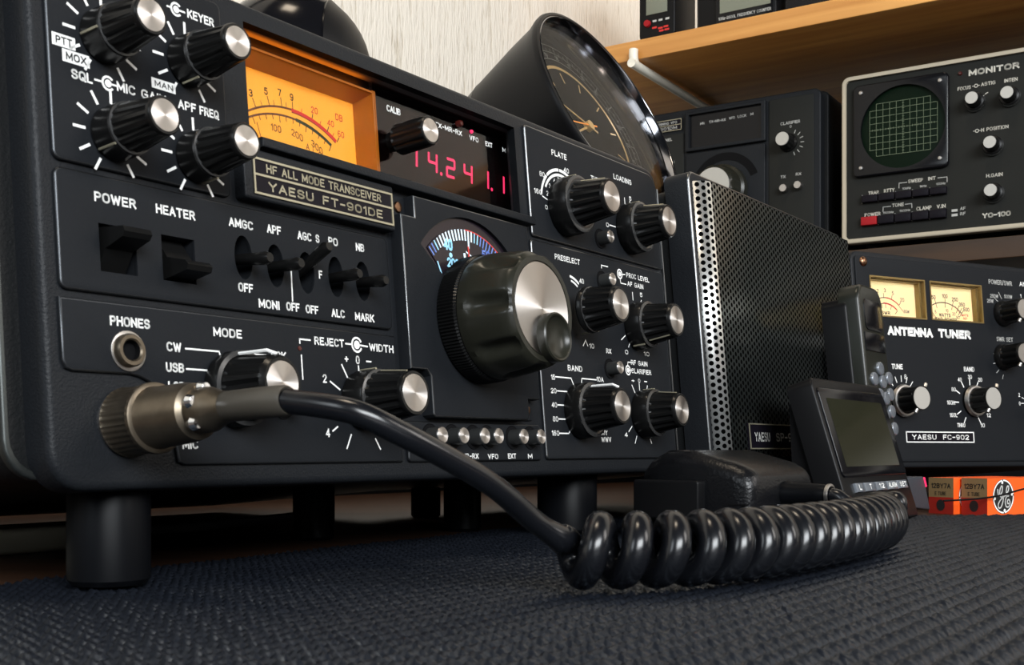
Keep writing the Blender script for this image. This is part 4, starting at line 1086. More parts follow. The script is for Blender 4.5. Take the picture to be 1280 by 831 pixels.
# ------------------------------------------------------------------ antenna tuner
TU = thing('antenna_tuner', 'dark grey antenna tuner with two cream lit meters below the monitor scope', 'tuner', (227.32, 775.0, 36-11.55), radians(28), radians(5))
def tuner():
    U0, U1, V1 = 6.0, 262.0, 146.0
    mb = MB(); prism(mb, rrect(U0-13, 1, U1+4, V1+1.5, 9), 12, 225, CASE, bevel=3); mb.build('cabinet', TU)
    MW = [(20.9, 101.5, 72.9, 129.4), (77.6, 101.7, 129.7, 129.4)]
    mb = MB(); prism(mb, rrect(U0, -1, U1, V1, 7), 0, 14, BEZEL, bevel=1.6, holes=[rrect(a, b, c, d, .3) for a, b, c, d in MW]); mb.build('front_bezel', TU)
    mb = MB(); prism(mb, rrect(U0+3, 2.8, U1-3, V1-3.5, 2.5), -1.2, 0, PANEL, bevel=.6, holes=[rrect(a, b, c, d, .3) for a, b, c, d in MW]); mb.build('front_panel', TU)
    for j, (a, b, c, d) in enumerate(MW):
        mb = MB(); box(mb, a-2, c+2, 6.0, 6.8, b-2, d+2, TUNM); m = mb.build('meter', TU); m['label'] = 'cream lit SWR meter' if j == 0 else 'cream lit power meter'
        mb = MB(); prism(mb, rrect(a, b, c, d, .3), -1.6, 6, TUNB, holes=[rrect(a+.9, b+.9, c-.9, d-.9, .3)]); prism(mb, rrect(a+.9, b+.9, c-.9, d-.9, .3), 2.0, 6.0, TUNB, holes=[rrect(a+2.0, b+1.4, c-2.6, d-1.8, .3)]); mb.build('meter_frame', m)
        mb = MB(); box(mb, a+.7, c-.7, -.6, -.2, b+.7, d-.7, CLEAR); mb.build('meter_glass', m)
        mb = MB(); y = 5.9
        if j == 0:
            cx, cy, r = circ3((28.0, 111.7), (38.5, 116.4), (54.6, 111.6))
            arc(mb, cx, cy, r-.3, r+.3, 137, 88, BLACKINK, y); arc(mb, cx, cy, r-.3, r+.5, 88, 50, REDINK, y)
            arc(mb, cx, cy, r-4.3, r-3.7, 137, 95, BLACKINK, y); arc(mb, cx, cy, r-4.4, r-3.4, 95, 48, REDINK, y)
            for a2 in (130, 118, 106, 92, 72, 50): tick(mb, cx, cy, a2, r, r+3, .45, BLACKINK, y); tick(mb, cx, cy, a2-4, r-7, r-4, .45, BLACKINK, y)
            for a2, s in ((122, '1'), (118, '1.5'), (104, '2'), (88, '3'), (70, '5'), (50, '∞')):
                if s == '∞': s = '20'
                text(mb, s, cx+(r+4)*cos(radians(a2))-.8, cy+(r+4)*sin(radians(a2)), 2.3, BLACKINK, y=y, bold=.005)
            text(mb, 'SWR', 37.5, 104.6, 2.6, BLACKINK, 45.5, y); text(mb, '20W', 58.5, 106.8, 2.3, BLACKINK, 64, y, bold=.005)
            line(mb, [(54.6, 111.2), (58.4, 107.6)], .4, BLACKINK, y); line(mb, [(28.4, 112.6), (34.6, 103.8)], .4, BROWNINK, y-.4); line(mb, [(30.4, 112.6), (36.6, 103.8)], .3, BROWNINK, y)
        else:
            cx, cy, r = circ3((82.3, 111.5), (97.4, 116.5), (112.5, 112.2))
            arc(mb, cx, cy, r-.35, r+.35, 140, 48, BLACKINK, y)
            for a2 in (140, 106, 86, 70, 58, 52, 48): tick(mb, cx, cy, a2, r-3.2, r+3.2, .5, BLACKINK, y)
            for a2, s in ((142, '0'), (108, '50'), (88, '100'), (70, '250'), (56, '350'), (46, '500')):
                text(mb, s, cx+(r+4.2)*cos(radians(a2))-1.4, cy+(r+3.6)*sin(radians(a2)), 2.4, BLACKINK, y=y, bold=.02)
            for a2, s in ((112, '5'), (82, '10'), (64, '20'), (52, '50')): text(mb, s, cx+(r-5.5)*cos(radians(a2))-.8, cy+(r-5.5)*sin(radians(a2))-1, 2.0, BLACKINK, y=y, bold=.005)
            text(mb, 'WATTS', 93, 106.2, 2.6, BLACKINK, 104.5, y); text(mb, 'FWD POWER', 89.0, 103.2, 2.5, BLACKINK, 110.5, y)
            text(mb, 'WATTS', 116.0, 107.6, 1.7, REDINK, 122.5, y); text(mb, 'SET', 117, 105.2, 1.7, REDINK, 121.5, y)
            line(mb, [(83.2, 112.0), (91.0, 103.4)], .4, BROWNINK, y-.4); line(mb, [(110, 114.4), (116, 107.6)], .35, REDINK, y); line(mb, [(84.4, 110.0), (89.0, 104.4)], .3, BROWNINK, y)
        mb.build('meter_scale', m, flat=True, recalc=False)
    for u, v in ((16.3, 138.4), (252, 138.4), (16.3, 8), (252, 8)):
        mb = MB(); lathe(mb, [(0, -3.2), (2.2, -2.8), (3.3, -1.8), (3.5, -.9)], SCREWM, 20); mb.build('screw', TU, loc=(u, 0, v))
    mb = MB(); y = -1.26
    text(mb, 'ANTENNA', 34.7, 89.2, 6.2, WHITE, 77.5, y, bold=.065); text(mb, 'TUNER', 83.0, 89.6, 6.2, WHITE, 115.1, y, bold=.065)
    for s, u0, v0, u1, h in (('POWER/SWR', 137.8, 131.2, 162.5, 3.4), ('ANT', 170.6, 131.7, 181, 3.4), ('250W', 138.3, 121.2, 146.8, 2.7), ('500W', 153.2, 121.6, 161.6, 2.7), ('25W', 134.7, 117.4, 141.4, 2.7), ('1', 170.5, 123, 171.5, 2.7), ('TUNE', 36.2, 65.9, 46.5, 3.6),
                             ('BAND', 105.9, 66.4, 116.3, 3.4), ('THRU', 95.3, 26.8, 103.2, 2.9), ('160L', 88.6, 33.8, 96.1, 2.9), ('160H', 86.8, 42.5, 94.6, 2.9), ('80', 92.1, 51.9, 96.3, 2.9), ('40', 99.0, 59.0, 102.9, 2.9), ('30', 109.4, 61.2, 113.4, 2.9),
                             ('20', 119.5, 59.5, 123.6, 2.9), ('10', 118.9, 26.9, 123.0, 2.9), ('12', 125.8, 34.2, 130, 2.9), ('SWR SET', 141.8, 89.6, 159.0, 3.2), ('2', 160.5, 49.5, 162.2, 2.9), ('0', 160.5, 43.2, 162.2, 2.9)):
        text(mb, s, u0, v0, h, WHITE if s in ('TUNE', 'BAND') else GREYINK if 'SWR' in s or 'W' in s else WHITE, u1, y, bold=.006 if 'SWR' in s else .014)
    for k in range(8): tick(mb, 110.8, 44.4, 240-k*30 if k < 7 else -60, 12.6, 16.6, .8, WHITE, y)
    for k in range(7): tick(mb, 44.4, 45.0, 150-k*20, 12.6, 16.4, .6, WHITE, y)
    text(mb, '8', 47.6, 59.5, 2.8, WHITE, y=y)
    for k in range(9): tick(mb, 149.5, 74.5, 250-k*32, 10.0, 13.0, .5, GREYINK, y)
    for d in (120, 145): tick(mb, 155.0, 112.5, d, 10.0, 15, .45, GREYINK, y)
    line(mb, [(163, 44.8), (168, 44.8)], .5, WHITE, y); line(mb, [(164, 49), (168.5, 47.5)], .5, WHITE, y)
    mb.build('panel_lettering', TU, flat=True, recalc=False)
    mb = MB(); box(mb, 44.8, 110.5, -1.7, -1.2, 15.9, 23.4, PLATE); bd = mb.build('name_badge', TU)
    mb = MB(); 
    for v in (16.2, 23.1): box(mb, 44.8, 110.5, -2.0, -1.6, v-.35, v+.35, WHITE)
    for u in (45.1, 110.2): box(mb, u-.35, u+.35, -2.0, -1.6, 15.9, 23.4, WHITE)
    text(mb, 'YAESU', 50.5, 17.9, 3.5, WHITE, 73.5, -1.8, bold=.02); text(mb, 'FC-902', 80.0, 17.9, 3.5, WHITE, 105.4, -1.8, bold=.02)
    mb.build('badge_lettering', bd, flat=True, recalc=False)
    def kn(u, v, L, rs, rb, rc, ring=True, capm=ALU):
        mb = MB(); lathe(mb, [(0, -1.3), (rs, -1.3), (rs, -2.2), (rs-.8, -5.0), (rb, -5.6)], KNOB, 40)
        k = mb.build('knob', TU, loc=(u, 0, v))
        if ring:
            mb = MB(); lathe(mb, [(rs-.2, -2.6), (rs+.3, -3.4), (rs-.6, -5.2), (rs-2, -5.4)], STEEL, 40); mb.build('skirt_ring', k)
        mb = MB(); lathe(mb, [(rb, -5.4), (rb, -6.4), (rb-.4, -L+2.5), (rb-.3, -L+1), (rc+.6, -L), (rc, -L), (rc, -L+.4), (0, -L+.4)], KNOB, 72, mod=flute(10, .13, (1, 2)))
        for a in (60, 240): 
            q = radians(a); tube(mb, [(rb*cos(q), -L+.8, rb*sin(q)), ((rb+2.6)*cos(q), -L+1.2, (rb+2.6)*sin(q))], 1.3, STEEL, 8)
        mb.build('knob_grip', k)
        mb = MB(); lathe(mb, [(0, -L-.05), (rc-.1, -L-.05), (rc, -L+.3)], capm, 40); mb.build('knob_cap', k)
    CAPW = mat('satin_cap', (0.46, 0.45, 0.42), 0.45, metal=0.6)
    kn(44.0, 44.2, 18.5, 11.0, 8.6, 7.6, capm=CAPW); kn(113.2, 45.4, 18.5, 11.0, 8.6, 7.6, capm=CAPW); kn(147.0, 78.0, 20, 9.6, 8.4, 7.0, ring=False, capm=STEEL); kn(150.0, 110.0, 20, 9.6, 8.4, 7.0, ring=False, capm=STEEL); kn(190, 45, 26, 12, 9, 7.6, capm=CAPW); kn(195, 112.5, 26, 9.6, 8.4, 7.0, ring=False, capm=STEEL)
    for u in (30, 235):
        for y0 in (26, 200):
            ln = 24.45+3*.996-y0*.0872+3.2
            mb = MB(); lathe(mb, [(0, 0), (8, 0), (8.5, -1), (8.5, -ln+1), (7.5, -ln), (0, -ln)], RUBBER, 28); mb.v = [(x, z, yy) for x, yy, z in mb.v]
            f = mb.build('foot', TU, loc=(u, y0, 3)); f.rotation_euler = (radians(5), 0, 0)
tuner()

# ------------------------------------------------------------------ shelves on the right-hand wall
SHF = Vector((113.0, 1190.0))   # a point on the upper shelf's front edge
def shelf_frame(t, d): p = SHF+SX*t+SN*d; return (p.x, p.y)
def shelf(name, t0, t1, d0, d1, zt, th, label, m=PINE):
    o = shelf_frame(t0, d0)
    r = thing(name, label, 'shelf', (o[0], o[1], zt-th), SZ)
    mb = MB(); prism(mb, rrect(0, 0, t1-t0, th, 1.0, 3), 0, d1-d0, m, bevel=.8); mb.build('board', r)
    return r
US = shelf('wooden_shelf', -99, 1000, 0, 262, 447, 19.5, 'upper pine shelf with a lit front edge carrying small meters')
LS = shelf('wooden_shelf', -75, 1000, 40, 262, 223, 19, 'lower wooden shelf right under the monitor scope, above the tuner', DKBOARD)
def bracket():
    mb = MB()
    def q(t, d, z): p = shelf_frame(t, d); return (p[0], p[1], z)
    pts = [q(14, -5.4, 436), q(14, -5.8, 430), q(14, -4.5, 425), q(14, 0, 422), q(14, 10, 421.6), q(14, 252, 421.6)]
    tube(mb, smooth_path(pts, 6), 4.6, ENAMEL, 12)
    mb.v = list(mb.v)
    o = mb.build('support_arm', None)
    r = thing('shelf_bracket', 'white enamel bracket arm hooked under the upper shelf', 'bracket', (0, 0, 0)); o.parent = r
    mb = MB(); p = [q(14-9, 255, 330), q(14+9, 255, 330), q(14+9, 261, 330), q(14-9, 261, 330)]
    mb.add(p+[(a, b, 426.6) for a, b, _ in p], [(0, 1, 2, 3), (4, 5, 6, 7)]+[(i, (i+1) % 4, (i+1) % 4+4, i+4) for i in range(4)], ENAMEL); mb.build('wall_plate', r)
bracket()

# ------------------------------------------------------------------ monitor scope
SCO = thing('monitor_scope', 'oscilloscope monitor with green gridded round screen and red power button', 'oscilloscope', (315.76, 1110.0, 36+195.73), SZ)
def scope():
    y = -1.2
    X1 = 250; TP = 153.5
    mb = MB(); prism(mb, rrect(-1, -1, X1, TP-1.5, 8), 6, 190, CASE, bevel=2); mb.build('cabinet', SCO)
    mb = MB(); prism(mb, rrect(-3.5, -3, X1+3, TP+.5, 7), -4, 6, BEIGE, bevel=1.6, holes=[rrect(.6, 1.2, X1-1, TP-3.4, 4)]); o = mb.build('trim_frame', SCO); o['label'] = 'beige trim frame'
    mb = MB(); prism(mb, rrect(.6, 1.2, X1-1, TP-3.4, 4), -1, 6, GREYPANEL); mb.build('front_panel', SCO)
    # screen bezel with a round tube opening
    mb = MB(); prism(mb, rrect(8, 58, 93.6, 143.6, 5), -6, -1, GLOSS, bevel=1.5, holes=[circle(53, 100, 38, 48)]); mb.build('screen_bezel', SCO)
    mb = MB(); lathe(mb, [(0, -3.2), (20, -3.0), (38.2, -1.6)], CRT, 48, c=(53, 100)); cr = mb.build('screen', SCO); cr['label'] = 'dark green round screen with square grid'
    mb = MB(); yy = -3.7; s = 6.07
    for i in range(11):
        u = 22.9+i*s; a, b = (81.9, 118.3) if i in (0, 10) else (75.8, 124.4)
        line(mb, [(u, a), (u, b)], .38, GRID, yy)
    for j in range(9):
        v = 75.8+j*s; a, b = (22.9+s, 22.9+9*s) if j in (0, 8) else (22.9, 22.9+10*s)
        line(mb, [(a, v), (b, v)], .38, GRID, yy)
    for i in range(26): line(mb, [(23+i*2.42, 99.3), (23+i*2.42, 100.9)], .35, GRID, yy)
    for j in range(20): line(mb, [(52.4, 76+j*2.42), (54.2, 76+j*2.42)], .35, GRID, yy)
    mb.build('graticule', cr, flat=True, recalc=False)
    for u, v in ((86.5, 136), (86.5, 66), (15.5, 136), (15.5, 66)):
        mb = MB(); lathe(mb, [(0, -8), (1.6, -7.6), (2.0, -6)], STEEL, 16); mb.build('screw', SCO, loc=(u, 0, v))
    mb = MB()
    text(mb, 'MONITOR', 110.0, 137.2, 5.4, CREAM, 152.2, y, bold=.05)
    for s_, u0, v0, u1, h in (('FOCUS', 100.5, 125.6, 111.8, 3.2), ('ASTIG', 120.4, 126.4, 132.4, 3.2), ('INTEN', 139.8, 126.3, 150.6, 3.2), ('H POSITION', 120.5, 85.9, 143.2, 3.2), ('H.GAIN', 124.7, 44.6, 138.4, 3.2), ('YO-100', 121.5, 9.0, 145, 4.4), ('TRAP', 20.9, 41.4, 30.6, 3.2), ('RTTY', 35.3, 41.9, 44.9, 3.2),
                              ('SWEEP', 57.2, 48.0, 70.4, 3.2), ('INT', 75.0, 48.3, 81.5, 3.2), ('POWER', 17.5, 21.4, 32.1, 3.2), ('TONE', 42.7, 27.6, 53.3, 3.2), ('CLAMP', 64.6, 22.0, 78, 3.4), ('V.IN', 82.5, 22.0, 90.2, 3.4), ('10kHz', 52, 42.6, 59.5, 2.0), ('1kHz', 67.5, 42.8, 73.5, 2.0), ('100Hz', 82, 43.2, 90, 2.0), ('1500Hz', 34.5, 22.2, 44, 2.0), ('1900Hz', 49.5, 22.4, 59, 2.0), ('AF', 102.7, 18.3, 107.3, 2.8), ('RF', 102.7, 13.6, 107.3, 2.8)):
        text(mb, s_, u0, v0, h, CREAM if h > 3 else GREYINK, u1, y, bold=.05 if s_ == 'YO-100' else .014)
    for p in ([(49, 44.6), (49, 49), (56, 49)], [(83.5, 49.6), (91.5, 49.6), (91.5, 45)], [(34.5, 24.5), (34.5, 28.6), (41.5, 28.6)], [(54.5, 29), (60.5, 29), (60.5, 25)]): line(mb, p, .55, GREYINK, y)
    for v in (17.5, 13.4): mb.add([(95.4, y, v), (100.5, y, v), (100.5, y, v+2.2), (95.4, y, v+2.2)], [(0, 1, 2, 3)], GREYINK)
    for u, v in ((116.2, 127.6), (117.0, 87.4)): arc(mb, u, v, 1.1, 1.7, 0, 360, CREAM, y, 20); line(mb, [(u-3, v), (u-1.5, v)], .5, CREAM, y); line(mb, [(u+1.5, v), (u+3, v)], .5, CREAM, y)
    for u, v in ((124, 119), (157, 118.5)): line(mb, [(u, v), (u+2, v+1)], .7, CREAM, y)
    mb.build('panel_lettering', SCO, flat=True, recalc=False)
    for u0, u1, v0, v1, mm in [(16+i*15.3, 16+i*15.3+14.4, 33.9+.05*i, 40.6, PLATE) for i in range(5)]+[(15.3+i*15.4, 15.3+i*15.4+14.5, 12.6, 20.4, REDBTN if i == 0 else PLATE) for i in range(5)]:
        mb = MB(); box(mb, u0, u1, -6.5, -1, v0, v1, mm, bevel=.7); o = mb.build('push_button', SCO)
        if mm is REDBTN: o['label'] = 'red power push button'
        else:
            mb = MB(); box(mb, u0-.6, u0-.2, -3, -1, v0, v1+1, GREYINK); mb.build('button_divider', o)
    mb = MB(); lathe(mb, [(0, -3), (1.4, -2.6), (1.9, -1)], BROWNLENS, 18); mb.build('indicator_lamp', SCO, loc=(102.7, 0, 140.8))
    CAPW = MATS['satin_cap']
    for u, v in ((115.5, 113.0), (144.6, 113.0), (130.6, 71.9), (131.2, 30.0), (182, 113), (182, 72), (182, 30)):
        mb = MB(); lathe(mb, [(0, -1), (8.6, -1), (8.8, -3), (8.0, -6), (6.4, -6.5), (6.2, -15), (5.4, -17.4), (0, -17.4)], KNOB, 48, mod=flute(12, .06, (1, 2))); k = mb.build('knob', SCO, loc=(u, 0, v))
        mb = MB(); lathe(mb, [(0, -18), (5.2, -18), (5.4, -17.2)], CAPW, 32); mb.build('knob_cap', k)
        mb = MB(); lathe(mb, [(8.6, -2.4), (9.1, -3.4), (8.3, -5.6)], CHROME, 40); mb.build('skirt_ring', k)
    for u in (20, 225):
        for y0 in (20, 170):
            mb = MB(); lathe(mb, [(0, 0), (7, 0), (7.4, -1), (6.6, -9.2), (0, -9.2)], RUBBER, 24); mb.v = [(x, z, yy) for x, yy, z in mb.v]; mb.build('foot', SCO, loc=(u, y0, .5))
scope()

# ------------------------------------------------------------------ external scanning VFO
VFP = (9.91, 1311.68, 36+196.18)
VF = thing('remote_tuning_unit', 'dark external tuning unit with silver dial knob behind the loudspeaker', 'radio', VFP, SZ)
def vfo():
    y = -1.2; U0, U1 = 118, 340
    mb = MB(); prism(mb, rrect(U0-2, 0, U1+4, 151.5, 7), 12, 190, CASE, bevel=2); mb.build('cabinet', VF)
    mb = MB(); prism(mb, rrect(U0, 0, U1, 151.5, 7), 0, 12, BEZEL, bevel=1.6); mb.build('front_bezel', VF)
    mb = MB(); prism(mb, rrect(288.3, 4, 333.4, 146.5, 2), y, 0, GREYPANEL, bevel=.7); mb.build('clarifier_panel', VF)
    mb = MB(); prism(mb, rrect(122, 4, 197.6, 128, 2), y, 0, GREYPANEL, bevel=.7); mb.build('channel_panel', VF)
    mb = MB(); prism(mb, rrect(200.6, 106.8, 286.0, 147, 1.2), -5, 0, BEZEL, bevel=.8, holes=[rrect(204.6, 110, 281.8, 144, .6)]); prism(mb, rrect(204.6, 110, 281.8, 144, .6), -1, 0, GLOSS); mb.build('display_window', VF)
    mb = MB(); prism(mb, rrect(200.6, 24, 285, 105, 2), -3.0, 0, BEZEL, bevel=.8); mb.build('tuning_escutcheon', VF)
    mb = MB(); arc(mb, 243, 64, 29, 37, 20, 160, DARK, -3.1); mb.build('dial_recess', VF, flat=True, recalc=False)
    mb = MB(); box(mb, 134, 195.6, -2.2, 0, 131.3, 142.9, PLATE); npb = mb.build('name_plate', VF)
    mb = MB()
    for v in (131.6, 137.1, 142.6): box(mb, 134, 195.6, -2.4, -2.1, v-.3, v+.3, GOLD)
    for u in (134.3, 195.3): box(mb, u-.3, u+.3, -2.4, -2.1, 131.4, 142.8, GOLD)
    text(mb, 'SYNTHESIZED SCANNING VFO', 137, 138.3, 2.7, GREYINK, 190.5, -2.3, bold=.01); text(mb, 'YAESU', 138, 132.7, 3.2, GREYINK, 155, -2.3, bold=.02); text(mb, 'FV-901DM', 160, 132.7, 3.2, GREYINK, 190.5, -2.3, bold=.02)
    mb.build('plate_lettering', npb, flat=True, recalc=False)
    mb = MB()
    for s, u0, v0, u1, h, yy in (('MR', 215.8, 133.0, 220.6, 2.6, -1.1), ('TX-MR-RX', 225.4, 133.3, 243.2, 2.6, -1.1), ('VFO', 246.8, 133.8, 253, 2.6, -1.1), ('LOCK', 256, 134.1, 265, 2.6, -1.1), ('M', 269.5, 134.6, 272.3, 2.6, -1.1),
                                 ('CLARIFIER', 300.4, 120.0, 320, 2.9, -1.26), ('TX', 300.4, 68.1, 305.4, 2.8, -1.26), ('RX', 315.7, 69.0, 321, 2.8, -1.26), ('0', 309.5, 116.4, 311.4, 2.4, -1.26), ('CHANNEL', 166, 121.4, 184.6, 3.0, -1.26), ('8', 178.5, 111.0, 180.4, 2.6, -1.26), ('10', 184, 98, 187.4, 2.6, -1.26)):
        text(mb, s, u0, v0, h, GREYINK, u1, yy, bold=.014)
    for k in range(7): tick(mb, 311, 101.5, 70-k*24, 9.6, 12.6, .6, GREYINK, -1.26)
    mb.build('panel_lettering', VF, flat=True, recalc=False)
    CAPW = MATS['satin_cap']
    mb = MB(); lathe(mb, [(0, -1.2), (9, -1.2), (9, -3), (7.4, -5), (7.2, -16), (6.4, -19), (0, -19)], KNOB, 48, mod=flute(12, .07, (3, 4))); k = mb.build('knob', VF, loc=(308.2, 0, 102.1))
    mb = MB(); lathe(mb, [(0, -19.6), (6.3, -19.6), (6.6, -18.8)], CAPW, 36); mb.build('knob_cap', k)
    mb = MB(); lathe(mb, [(0, -3), (25, -3), (25.4, -5), (25, -12), (22.4, -14), (22, -24), (20.4, -31), (18, -33), (0, -33)], KNOBG, 80, mod=lambda t, i: 1-.05*max(0, cos(9*t)) if i in (5, 6) else 1.0); k = mb.build('tuning_knob', VF, loc=(242.3, 0, 62.4))
    mb = MB(); lathe(mb, [(0, -33.6), (17.4, -33.6), (17.8, -32.8)], CAPW, 60); mb.build('knob_face', k)
    mb = MB(); lathe(mb, [(0, -34.4), (4.8, -34.6), (7.6, -36.6), (8.6, -36.6), (9.0, -33)], KNOB, 36, c=(3.0, -12)); mb.build('finger_spinner', k)
    for u, v in ((305.0, 57.2), (319.4, 58.6)):
        mb = MB(); lathe(mb, [(3.8, -1.2), (3.8, -8), (3.4, -8.6), (0, -8.6)], STEEL, 24); mb.build('push_button', VF, loc=(u, 0, v))
    mb = MB(); lathe(mb, [(0, -2.6), (1.6, -2.2), (2.0, -.9)], SCREWM, 16); mb.build('screw', VF, loc=(283, 0, 29))
    for u in (140, 320):
        for y0 in (22, 170):
            mb = MB(); lathe(mb, [(0, 0), (7, 0), (7.4, -1), (6.6, -9.7), (0, -9.7)], RUBBER, 24); mb.v = [(x, z, yy) for x, yy, z in mb.v]; mb.build('foot', VF, loc=(u, y0, .5))
vfo()

# ------------------------------------------------------------------ things on the upper shelf
def shelf_thing(name, label, cat, t, d, group=None):
    p = shelf_frame(t, d); return thing(name, label, cat, (p[0], p[1], 447.0), SZ, 0, group)
def small_meter():
    r = shelf_thing('multimeter', 'small black meter with red knob at the left end of the upper shelf', 'meter', 15.5, 4)
    mb = MB(); prism(mb, rrect(0, 0, 39, 120, 4), 0, 50, SATIN, bevel=1.5); mb.build('meter_case', r)
    mb = MB(); box(mb, 8, 31, -.7, .5, 24, 47, LCD2, bevel=.3); mb.build('display', r)
    mb = MB(); lathe(mb, [(0, -3), (3.2, -2.8), (3.6, 0)], REDBTN, 20); mb.build('push_button', r, loc=(9.5, 0, 15.5))
    mb = MB()
    for u in (15, 21.5, 29): mb.add([(u, -.1, 16.0), (u+4.2, -.1, 16.0), (u+4.2, -.1, 18.0), (u, -.1, 18.0)], [(0, 1, 2, 3)], GREYINK)
    for u, v in ((14.5, 9.5), (21, 8), (27, 8.6), (22, 5.2), (28, 5.4)): mb.add([(u, -.1, v), (u+5, -.1, v), (u+5, -.1, v+1.8), (u, -.1, v+1.8)], [(0, 1, 2, 3)], REDINK)
    mb.build('case_markings', r, flat=True, recalc=False)
small_meter()
def counter():
    r = shelf_thing('frequency_counter', 'black frequency counter with grey display in the middle of the upper shelf', 'counter', 78, 6)
    mb = MB(); prism(mb, rrect(0, 0, 80, 95, 2), 0, 60, SATIN, bevel=1.0); mb.build('counter_case', r)
    mb = MB(); box(mb, -.6, .2, -.4, 8, 2, 92, STEEL); mb.build('edge_strip', r)
    mb = MB(); prism(mb, rrect(20, 0.6, 79.2, 60, 1), -2.5, 0, GLOSS, bevel=.5); mb.build('front_plate', r)
    mb = MB(); box(mb, 24.5, 75.5, -3.1, -2.4, 10, 48, LCD2); mb.build('display', r)
    mb = MB(); text(mb, '10Hz-2600L FREQUENCY COUNTER', 23, 3.6, 3.0, GREYINK, 76, -2.6, bold=.012); mb.build('case_lettering', r, flat=True, recalc=False)
counter()
def shelf_radio():
    r = shelf_thing('small_radio', 'plain black box at the right of the counter on the upper shelf', 'radio', 165, 10)
    mb = MB(); prism(mb, rrect(0, 0, 74, 60, 3), 0, 50, GLOSS, bevel=1.0); mb.build('case', r)
    mb = MB(); box(mb, 8, 66, -.8, .4, 12, 44, DARK, bevel=.2); mb.build('front_panel', r)
shelf_radio()

# ------------------------------------------------------------------ lcd desk clock, cordless phone, cradle
DC = thing('weather_station', 'black desk display with large blank LCD in front of the tuner', 'display', (211.7, 622.0, 0.08), RZ, radians(17))
def desk_display():
    y = -.6
    mb = MB(); prism(mb, rrect(-91.5, 0, 13.5, 73.6, (3, 3, 5, 5)), 0, 13, SATIN, bevel=1.2); 
    o = mb.build('display_case', DC)
    # wedge foot behind: reaches down to the mat behind the reclined case
    t17 = math.tan(radians(17))
    prof = [(12.5, 12.5*t17), (12.5, 66), (15, 64), (26, 20), (26, 26*t17)]
    mb = MB(); q = len(prof)
    vs = [(x, yy, z) for x in (-88.5, 10.5) for yy, z in prof]
    mb.add(vs, [tuple(range(q)), tuple(range(q, 2*q))]+[(i, (i+1) % q, q+(i+1) % q, q+i) for i in range(q)], SATIN); mb.build('rear_stand', DC)
    mb = MB(); prism(mb, rrect(-88.5, 23.3, 10.7, 68.5, 3), -1.0, 0, GLOSS, bevel=.5); mb.build('screen_surround', DC)
    mb = MB(); box(mb, -81, 2.3, -1.15, -.9, 28.4, 63, LCD); mb.build('lcd_screen', DC)
    for i, (a, b) in enumerate(((-77, -66), (-64.5, -49), (-47, -31), (-29, -13.5), (-12, 4.5))):
        mb = MB(); box(mb, a, b, -1.6, 0, 15.6, 20.1, KEY, bevel=.4)
        mb.build('push_button', DC)
    mb = MB()
    for s_, u0, u1 in (('L', -73.5, -70.5), ('T', -58, -55), ('12', -43, -35.5), ('ALARM', -28, -14.5), ('SET', -9, 2)):
        text(mb, s_, u0, 16.5, 2.7, WHITE, u1, -1.7, bold=.03)
    mb.build('button_lettering', DC, flat=True, recalc=False)
    mb = MB(); box(mb, -56, -2, 4, 10, 73.2, 74.3, KEY, bevel=.3); mb.build('snooze_bar', DC)
desk_display()
PH = thing('cordless_phone', 'slim black cordless phone standing in its cradle left of the tuner meters', 'phone', (222.5, 678.0, 8.0), RZ, radians(6))
def phone():
    mb = MB(); prism(mb, rrect(-32.5, 0, 9.2, 122.5, (6, 6, 10, 10)), 0, 12, DARKGREEN, bevel=2.2); mb.build('phone_body', PH)
    mb = MB(); prism(mb, rrect(-33.4, 0.5, 10.2, 115, 6), 7, 22, SATIN, bevel=2.0); mb.build('battery_back', PH)
    mb = MB(); box(mb, -30, 4, -.7, .3, 84, 94.5, GLOSS, bevel=.4); mb.build('phone_display', PH)
    mb = MB(); prism(mb, rrect(-26, 96, 4, 114, 4), -.5, .3, GLOSS, bevel=.3); mb.build('earpiece', PH)
    for i, (u, v) in enumerate([(-9.5, 74.5), (-21.5, 68), (-6.5, 67), (5.5, 69.5), (-14, 59), (5.0, 60), (-4, 57.5), (-21, 55), (4, 50), (-8, 47), (-21, 44), (6, 40), (-8, 36), (-21, 33)]):
        mb = MB(); prism(mb, circle(0, 0, 5.4, 20, 3.9), -1.5, .2, KEY, bevel=.8); k = mb.build('phone_key', PH, loc=(u, 0, v))
phone()
CRD = thing('phone_cradle', 'slate charging cradle with a small red lamp beside the orange boxes', 'cradle', (222.5, 678.0, 0.1), RZ)
def cradle():
    mb = MB()
    prism(mb, [(-40, 0), (26, 0), (24, 4), (-40, 5.6)], -6, 25, CRADLE, bevel=1.0)
    mb.build('cradle_base', CRD)
    mb = MB(); prism(mb, [(-38, 5), (27, 0), (24, 5), (16, 17), (13, 20), (-38, 20)], -11, -3.2, CRADLE, bevel=1.2); mb.build('cradle_front', CRD)
    mb = MB(); prism(mb, [(11.6, 1), (26, 1), (20, 12), (14, 20), (11.6, 20)], -4, 24, CRADLE, bevel=1.0); mb.build('cradle_cheek', CRD)
    mb = MB(); tube(mb, [(17.4, -10.8, 14.2), (13.6, -10.8, 19.0)], .9, LEDP, 8); o = mb.build('charge_lamp', CRD); o['label'] = 'lit red charge lamp'
cradle()

